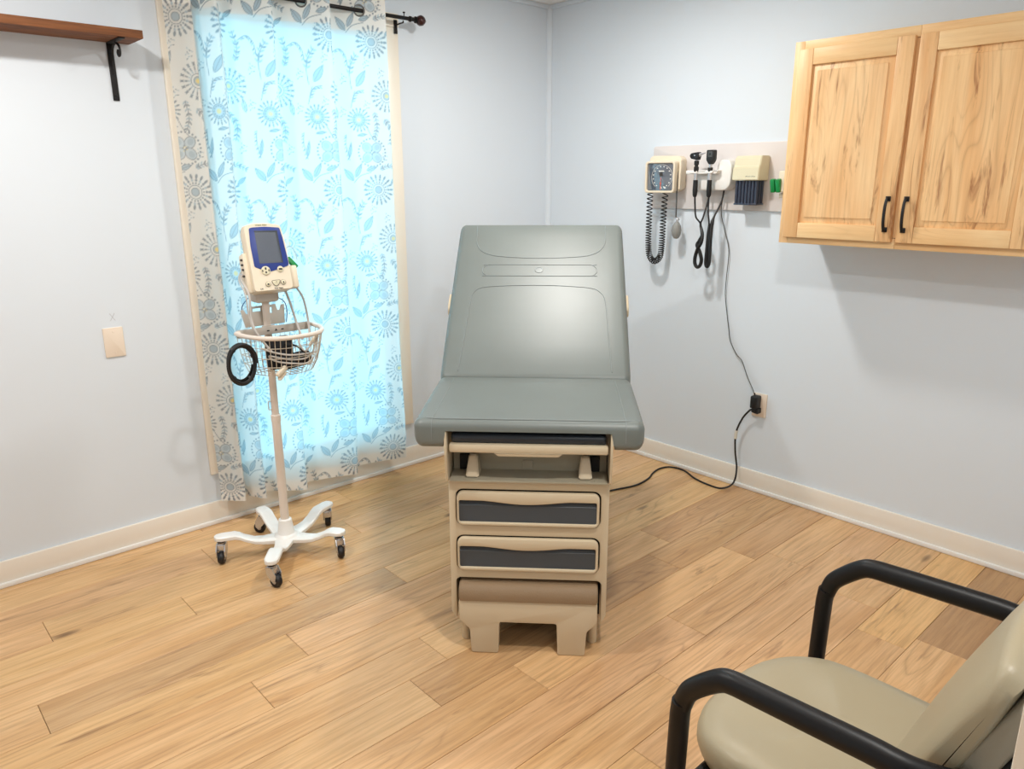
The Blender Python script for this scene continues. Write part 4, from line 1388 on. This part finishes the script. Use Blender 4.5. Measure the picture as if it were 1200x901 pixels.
xh = -.106
ot = thing('otoscope', 'otoscope hung left in the white wall unit with twisted black cord', 'otoscope', (xh, -1.095, 1.43))
bm = bmesh.new(); lathe(bm, [(0, -.01), (.007, -.008), (.0105, .0), (.012, .02), (.011, .07), (0, .07)], 18); obj('handle', bm, M_rubber, ot)
bm = bmesh.new(); lathe(bm, [(0, .068), (.010, .068), (.0095, .102), (.008, .104), (.008, .112), (0, .112)], 18); obj('metal_neck', bm, M_chrome, ot); bm = bmesh.new(); lathe(bm, [(0, .140), (.0075, .140), (.0075, .165), (0, .165)], 14); obj('metal_neck', bm, M_chrome, ot)
bm = bmesh.new(); lathe(bm, [(0, .108), (.0115, .108), (.012, .128), (.0085, .132), (.0085, .138), (.0115, .141), (.0115, .158), (0, .158)], 18); obj('collar', bm, M_rubber, ot)
bm = bmesh.new()
plate(bm, roundpoly([(-.024, .168), (.014, .160), (.020, .180), (.018, .198), (-.024, .192), (-.030, .182)], .006, 3), (), -.013, .013, Matrix.Translation((0, .004, 0)) @ frame((0, 0, 0), (0, -1, 0), (0, 0, 1), (-1, 0, 0)), .003)
hd = obj('head', bm, M_rubber, ot)
bm = bmesh.new(); lathe(bm, [(.0085, 0), (.0045, .014), (.0025, .032), (0, .032)], 16, frame((0, -.014, .184), (1, 0, 0), (0, 0, 1), (0, -1, .25))); obj('speculum_tip', bm, M_chrome, hd)
bm = bmesh.new(); lathe(bm, [(.004, 0), (.0035, .002), (0, .0025)], 10, frame((-.013, .004, .182), (0, -1, 0), (0, 0, 1), (-1, 0, 0))); obj('lamp_button', bm, M_chrome, hd)
cr = lambda t: .0088 if .27 < t < .80 else .0042 + .0046 * max(0, min(1, 1 - min(abs(t - .27), abs(t - .80)) / .06))
handle_cord(ot, [(xh, -1.096, 1.425), (xh, -1.099, 1.39), (xh, -1.108, 1.33), (xh + .004, -1.132, 1.30), (xh + .012, -1.140, 1.255), (xh + .014, -1.125, 1.215), (xh + .01, -1.118, 1.195), (xh - .006, -1.146, 1.165), (xh - .006, -1.158, 1.13), (xh, -1.148, 1.10), (xh, -1.131, 1.092),
                 (xh, -1.118, 1.11), (xh, -1.118, 1.14), (xh - .008, -1.135, 1.18), (xh - .008, -1.152, 1.21), (xh, -1.150, 1.25), (xh + .014, -1.128, 1.295), (xh + .02, -1.135, 1.325), (xh + .05, -1.137, 1.40), (xh + .062, -1.135, 1.452)], cr)
op = thing('ophthalmoscope', 'ophthalmoscope hung right in the white wall unit with straight black cord', 'ophthalmoscope', (xh, -1.172, 1.43))
bm = bmesh.new(); lathe(bm, [(0, -.01), (.007, -.008), (.0105, .0), (.012, .02), (.011, .07), (0, .07)], 18); obj('handle', bm, M_rubber, op)
bm = bmesh.new(); lathe(bm, [(0, .068), (.010, .068), (.0095, .102), (.008, .112), (0, .112)], 18); obj('metal_neck', bm, M_chrome, op); bm = bmesh.new(); lathe(bm, [(0, .125), (.0075, .125), (.0075, .150), (0, .150)], 14); obj('metal_neck', bm, M_chrome, op)
bm = bmesh.new(); lathe(bm, [(0, .108), (.0115, .108), (.012, .124), (.0115, .126), (0, .126)], 18); obj('collar', bm, M_rubber, op)
bm = bmesh.new()
plate(bm, roundpoly([(-.007, .140), (.007, .140), (.021, .160), (.0205, .205), (-.0205, .205), (-.021, .160)], .006, 3), (), -.012, .012, frame((0, -.002, 0), (0, -1, 0), (0, 0, 1), (-1, 0, 0)), .003)
hd = obj('head', bm, M_rubber, op)
bm = bmesh.new(); plate(bm, rrect(.022, .026, .003), [rrect(.008, .011, .002)], .0115, .0135, frame((0, -.002, .186), (0, -1, 0), (0, 0, 1), (-1, 0, 0)), .001); obj('eyepiece', bm, M_tube, hd)
handle_cord(op, [(xh, -1.173, 1.425), (xh, -1.174, 1.38), (xh, -1.176, 1.345), (xh, -1.184, 1.30), (xh, -1.184, 1.24), (xh, -1.181, 1.17), (xh, -1.180, 1.115), (xh, -1.188, 1.098), (xh, -1.197, 1.115),
                 (xh, -1.198, 1.17), (xh, -1.197, 1.24), (xh + .008, -1.195, 1.30), (xh + .02, -1.198, 1.335), (xh + .05, -1.212, 1.40), (xh + .062, -1.214, 1.455)], cr)

# specula dispenser
sd_ = thing('specula_dispenser', 'cream specula dispenser with smoked tube block below', 'dispenser', (BX_, -1.355, 1.55))
bm = bmesh.new()
pf = [(0, .055), (.062, .055), (.072, .046), (.080, .008), (.086, .004), (.090, -.052), (0, -.052)]
vsA = [[bm.verts.new((-a, s * .066, z)) for a, z in pf] for s in (1, -1)]
for k in range(len(pf)):
    k2 = (k + 1) % len(pf)
    bm.faces.new((vsA[0][k], vsA[0][k2], vsA[1][k2], vsA[1][k]))
bm.faces.new(vsA[0]); bm.faces.new(vsA[1][::-1])
bmesh.ops.recalc_face_normals(bm, faces=bm.faces[:])
bmesh.ops.bevel(bm, geom=bm.edges[:], offset=.003, segments=2, affect='EDGES')
bmesh.ops.translate(bm, vec=(-.0005, 0, 0), verts=bm.verts[:])
dh = obj('housing', bm, M_cream2, sd_)
bm = bmesh.new(); text_bm(bm, 'Welch Allyn', .010, frame((-.0889, -.026, -.036), (0, -1, 0), (0, 0, 1), (-1, 0, 0)))
obj('lettering', bm, M_dark, dh)
bm = bmesh.new()
for i in range(7):
    y = .050 - i * .0165
    for x in (-.022, -.045, -.068):
        lathe(bm, [(0, -.160), (.0072, -.160), (.0078, -.053), (0, -.053)], 10, Matrix.Translation((x, y, 0)))
box(bm, (-.045, 0, -.157), (.064, .116, .008), .002)
obj('specula_tubes', bm, M_specula, sd_, 'smoked dark blue tube block')

# thermometer base at the right end of the board
tm = thing('thermometer_base', 'cream thermometer base with green probe wells beside the wooden cabinet', 'thermometer', (BX_, -1.53, 1.48))
bm = bmesh.new()
box(bm, (-.034, -.016, .012), (.066, .085, .092), .008, seg=3)
box(bm, (-.022, -.005, -.048), (.042, .07, .022), .004)
obj('housing', bm, M_cream, tm)
for y in (.045, .020):
    bm = bmesh.new(); box(bm, (-.068, y, .012), (.022, .021, .058), .004, Matrix.Rotation(-.25, 4, 'Y')); obj('probe_well', bm, M_green, tm)

# outlet plate
ol = thing('wall_outlet', 'cream double outlet plate low on the right wall behind black plugs', 'wall outlet', (0, -1.466, .442))
bm = bmesh.new(); plate(bm, rrect(.074, .118, .004), (), .0003, .006, Fg(0), .002); obj('cover', bm, M_plate, ol)
for z in (.0255, -.0255):
    bm = bmesh.new(); plate(bm, rrect(.034, .029, .011, 5), (), .0058, .0072, Fg(0) @ Matrix.Translation((0, z, 0)), .0005); obj('socket', bm, M_plate, ol)

# ------------------------------------------------------------------ hickory wall cabinet
cb = thing('wall_cabinet', 'knotty hickory two-door wall cabinet on the right wall', 'cabinet', (0, -2.122, 1.252))
WC, HC, DC = .456, .757, .33
for s in (1, -1):
    bm = bmesh.new(); box(bm, (-DC / 2 + .008, s * (WC - .009), HC / 2), (DC - .018, .018, HC), .001); obj('cabinet_side', bm, M_hick_v, cb)
bm = bmesh.new()
box(bm, (-DC / 2 + .008, 0, .022), (DC - .02, 2 * WC - .036, .016)); box(bm, (-DC / 2 + .008, 0, HC - .012), (DC - .02, 2 * WC - .036, .016)); box(bm, (-.006, 0, HC / 2), (.008, 2 * WC - .036, HC - .02))
obj('cabinet_box', bm, M_hick_h, cb)
FD = -DC + .01
for y, w in ((WC - .019, .038), (-WC + .019, .038), (0, .05)):
    bm = bmesh.new(); box(bm, (FD, y, HC / 2), (.019, w - .0006, HC - (0 if w < .04 else .08)), .001); obj('frame_stile', bm, M_hick_v, cb)
for z, h in ((.019, .038), (HC - .019, .038)):
    for s in (1, -1):
        bm = bmesh.new(); box(bm, (FD, s * (WC - .038) / 2, z), (.019, WC - .0388, h), .001); obj('frame_rail', bm, M_hick_h, cb)
for s in (1, -1):
    yc = s * .2185
    dw, dh_, zc_ = .421, .700, .375
    dr = bpy.data.objects.new('door', None); COL.objects.link(dr); dr.parent = cb
    dr.location = (FD - .0205, yc, zc_)
    sw = .058
    for e in (1, -1):
        bm = bmesh.new(); box(bm, (0, e * (dw / 2 - sw / 2), 0), (.020, sw - .0005, dh_), .0025); o = obj('stile', bm, M_hick_v, dr)
        o.color = (.96, .90, .84, 1) if e * s < 0 else (1, 1, 1, 1)
        bm = bmesh.new(); box(bm, (0, 0, e * (dh_ / 2 - sw / 2)), (.0195, dw - 2 * sw - .0005, sw), .0025); o = obj('rail', bm, M_hick_h, dr)
    # raised panel
    bm = bmesh.new()
    w2, h2 = dw / 2 - sw + .004, dh_ / 2 - sw + .004
    rg = []
    for (w, h, x) in ((w2, h2, .006), (w2, h2, .0035), (w2 - .026, h2 - .026, -.0060), (w2 - .0275, h2 - .0275, -.0085)):
        rg.append([bm.verts.new((x, a * w, b * h)) for a, b in ((-1, -1), (1, -1), (1, 1), (-1, 1))])
    for A, B in zip(rg[:-1], rg[1:]):
        for k in range(4):
            bm.faces.new((A[k], A[(k + 1) % 4], B[(k + 1) % 4], B[k]))
    bm.faces.new(rg[0]); bm.faces.new(rg[-1])
    o = obj('panel', bm, M_hick_v, dr)
    o.color = (1.0, .97, .92, 1) if s < 0 else (1, 1, 1, 1)
    # pull
    bm = bmesh.new()
    yh = -s * (dw / 2 - .024)
    z0, z1 = -.305, -.195
    tube(bm, smooth([(-.010, yh, z1 + .004), (-.022, yh, z1 + .002), (-.032, yh, z1 - .022), (-.035, yh, (z0 + z1) / 2), (-.032, yh, z0 + .022), (-.022, yh, z0 - .002), (-.010, yh, z0 - .004)], 5), .0055, 8, flat=.8)
    for z in (z0, z1):
        box(bm, (-.0125, yh, z), (.006, .018, .018), .002)
    obj('handle', bm, M_iron, dr, 'black arched door pull')

# ------------------------------------------------------------------ armchair in the near corner
ch = thing('armchair', 'olive vinyl guest armchair with black tube arms in the near right corner', 'armchair', (-1.92, -2.76, 0))
bm = bmesh.new()


def seat_plan(t):
    # superellipse-like plan, broad rounded front, straight sides
    c, s = math.cos(t), math.sin(t)
    n = 3.0 if s > 0 else 5.0
    return (.232 * sgn(c) * abs(c) ** (2 / n) - .008, (.265 if s > 0 else .20) * sgn(s) * abs(s) ** (2 / n))


rings = []
for sc, z in ((.90, .372), (.975, .378), (1.0, .398), (1.0, .418), (.985, .436), (.94, .447), (.80, .452), (.5, .4525), (.2, .4515)):
    rings.append([bm.verts.new((seat_plan(t)[0] * sc - .008 * (1 - sc), seat_plan(t)[1] * (sc if sc < 1 else 1) + .0, z - .012 * max(0, seat_plan(t)[1] - .14) / .1 * (1 if z > .4 else .5))) for t in np.linspace(0, 2 * PI, 65)[:-1]])
for A, B in zip(rings[:-1], rings[1:]):
    for k in range(64):
        bm.faces.new((A[k], A[(k + 1) % 64], B[(k + 1) % 64], B[k]))
bm.faces.new(rings[0][::-1]); bm.faces.new(rings[-1])
obj('seat', bm, M_chairv, ch, angle=60)
# backrest
bt = math.radians(21)
CM = frame((-.005, -.100, .395), (1, 0, 0), (0, -math.sin(bt), math.cos(bt)), (0, math.cos(bt), math.sin(bt)))


def chair_back(bm, hw, h0, h1, t0, t1, r, front=0.0, rear=0.0):
    def sec(x):
        i = inset(x, hw, r)
        bow = front * (1 - (x / hw) ** 2)
        k = r * .8
        a, b, c, d = h0 + i, h1 - i * 1.5, t0 + i * .25 - rear * (1 - (x / hw) ** 2), t1 - i * .35 + bow
        return arcpts(b - k, d - min(k, (d - c) / 2.1), min(k, (d - c) / 2.1), 0, 90, 4) + [(a + (b - a) * j / 6, d + .010 * math.sin(PI * j / 6)) for j in (5, 4, 3, 2, 1)] + \
            [(a + .008, d - .004), (a, d - .012), (a, c + .006), (a + .008, c)] + [(a + (b - a) * j / 6, c - .006 * math.sin(PI * j / 6)) for j in (1, 2, 3, 4, 5)] + [(b - .01, c + .003)]
    xs = sorted(set([s * (hw - r + r * math.sin(a)) for s in (-1, 1) for a in np.linspace(0, PI / 2, 8)] + [s * v for s in (-1, 1) for v in (.16, .1, .05)] + [0]))
    cushion(bm, xs, sec)
    bmesh.ops.transform(bm, matrix=CM, verts=bm.verts[:])


bm = bmesh.new(); chair_back(bm, .238, 0.0, .50, -.034, 0.0, .035, .030); bk = obj('backrest', bm, M_chairv, ch, angle=60)
bm = bmesh.new(); chair_back(bm, .230, .004, .488, -.068, -.0365, .020, 0, .02); obj('rear_shell', bm, M_chairb, bk, 'grey-olive rear cover of the backrest', angle=60)
# frame
for s in (-1, 1):
    bm = bmesh.new()
    X = s * .29
    post = [(X, .205, 0.0), (X, .202, .20), (X, .198, .44), (X, .196, .535), (X, .193, .565)]
    tube(bm, post, .0185, 14, flat=1.15)
    arm_ = smooth([(X, .192, .556), (X, .180, .590), (X, .150, .622), (X, .118, .648), (X, .095, .656), (X, .05, .659), (X, -.05, .664), (X, -.14, .668), (X, -.175, .668), (X - s * .004, -.200, .667), (X - s * .018, -.230, .664), (X - s * .040, -.258, .658), (X - s * .056, -.276, .652)], 5)
    tube(bm, arm_, [.0185 + .0035 * math.sin(PI * i / (len(arm_) - 1)) for i in range(len(arm_))], 14, flat=.95)
    obj('arm', bm, M_frame, ch)
    bm = bmesh.new()
    tube(bm, smooth([(s * .262, -.36, 0.0), (s * .262, -.28, .20), (s * .258, -.215, .38), (s * .245, -.242, .50), (s * .230, -.290, .64), (s * .215, -.330, .745)], 6), .0175, 12, flat=1.2)
    obj('rear_leg', bm, M_frame, ch)
    bm = bmesh.new()
    tube(bm, [(X, .198, .36), (s * .258, -.222, .36)], .012, 10)
    obj('side_rail', bm, M_frame, ch)
bm = bmesh.new()
tube(bm, [(-.29, .19, .355), (.29, .19, .355)], .012, 10); tube(bm, [(-.252, -.222, .36), (.252, -.222, .36)], .012, 10)
box(bm, (-.008, 0, .366), (.36, .36, .012), .003)
obj('seat_frame', bm, M_frame, ch)
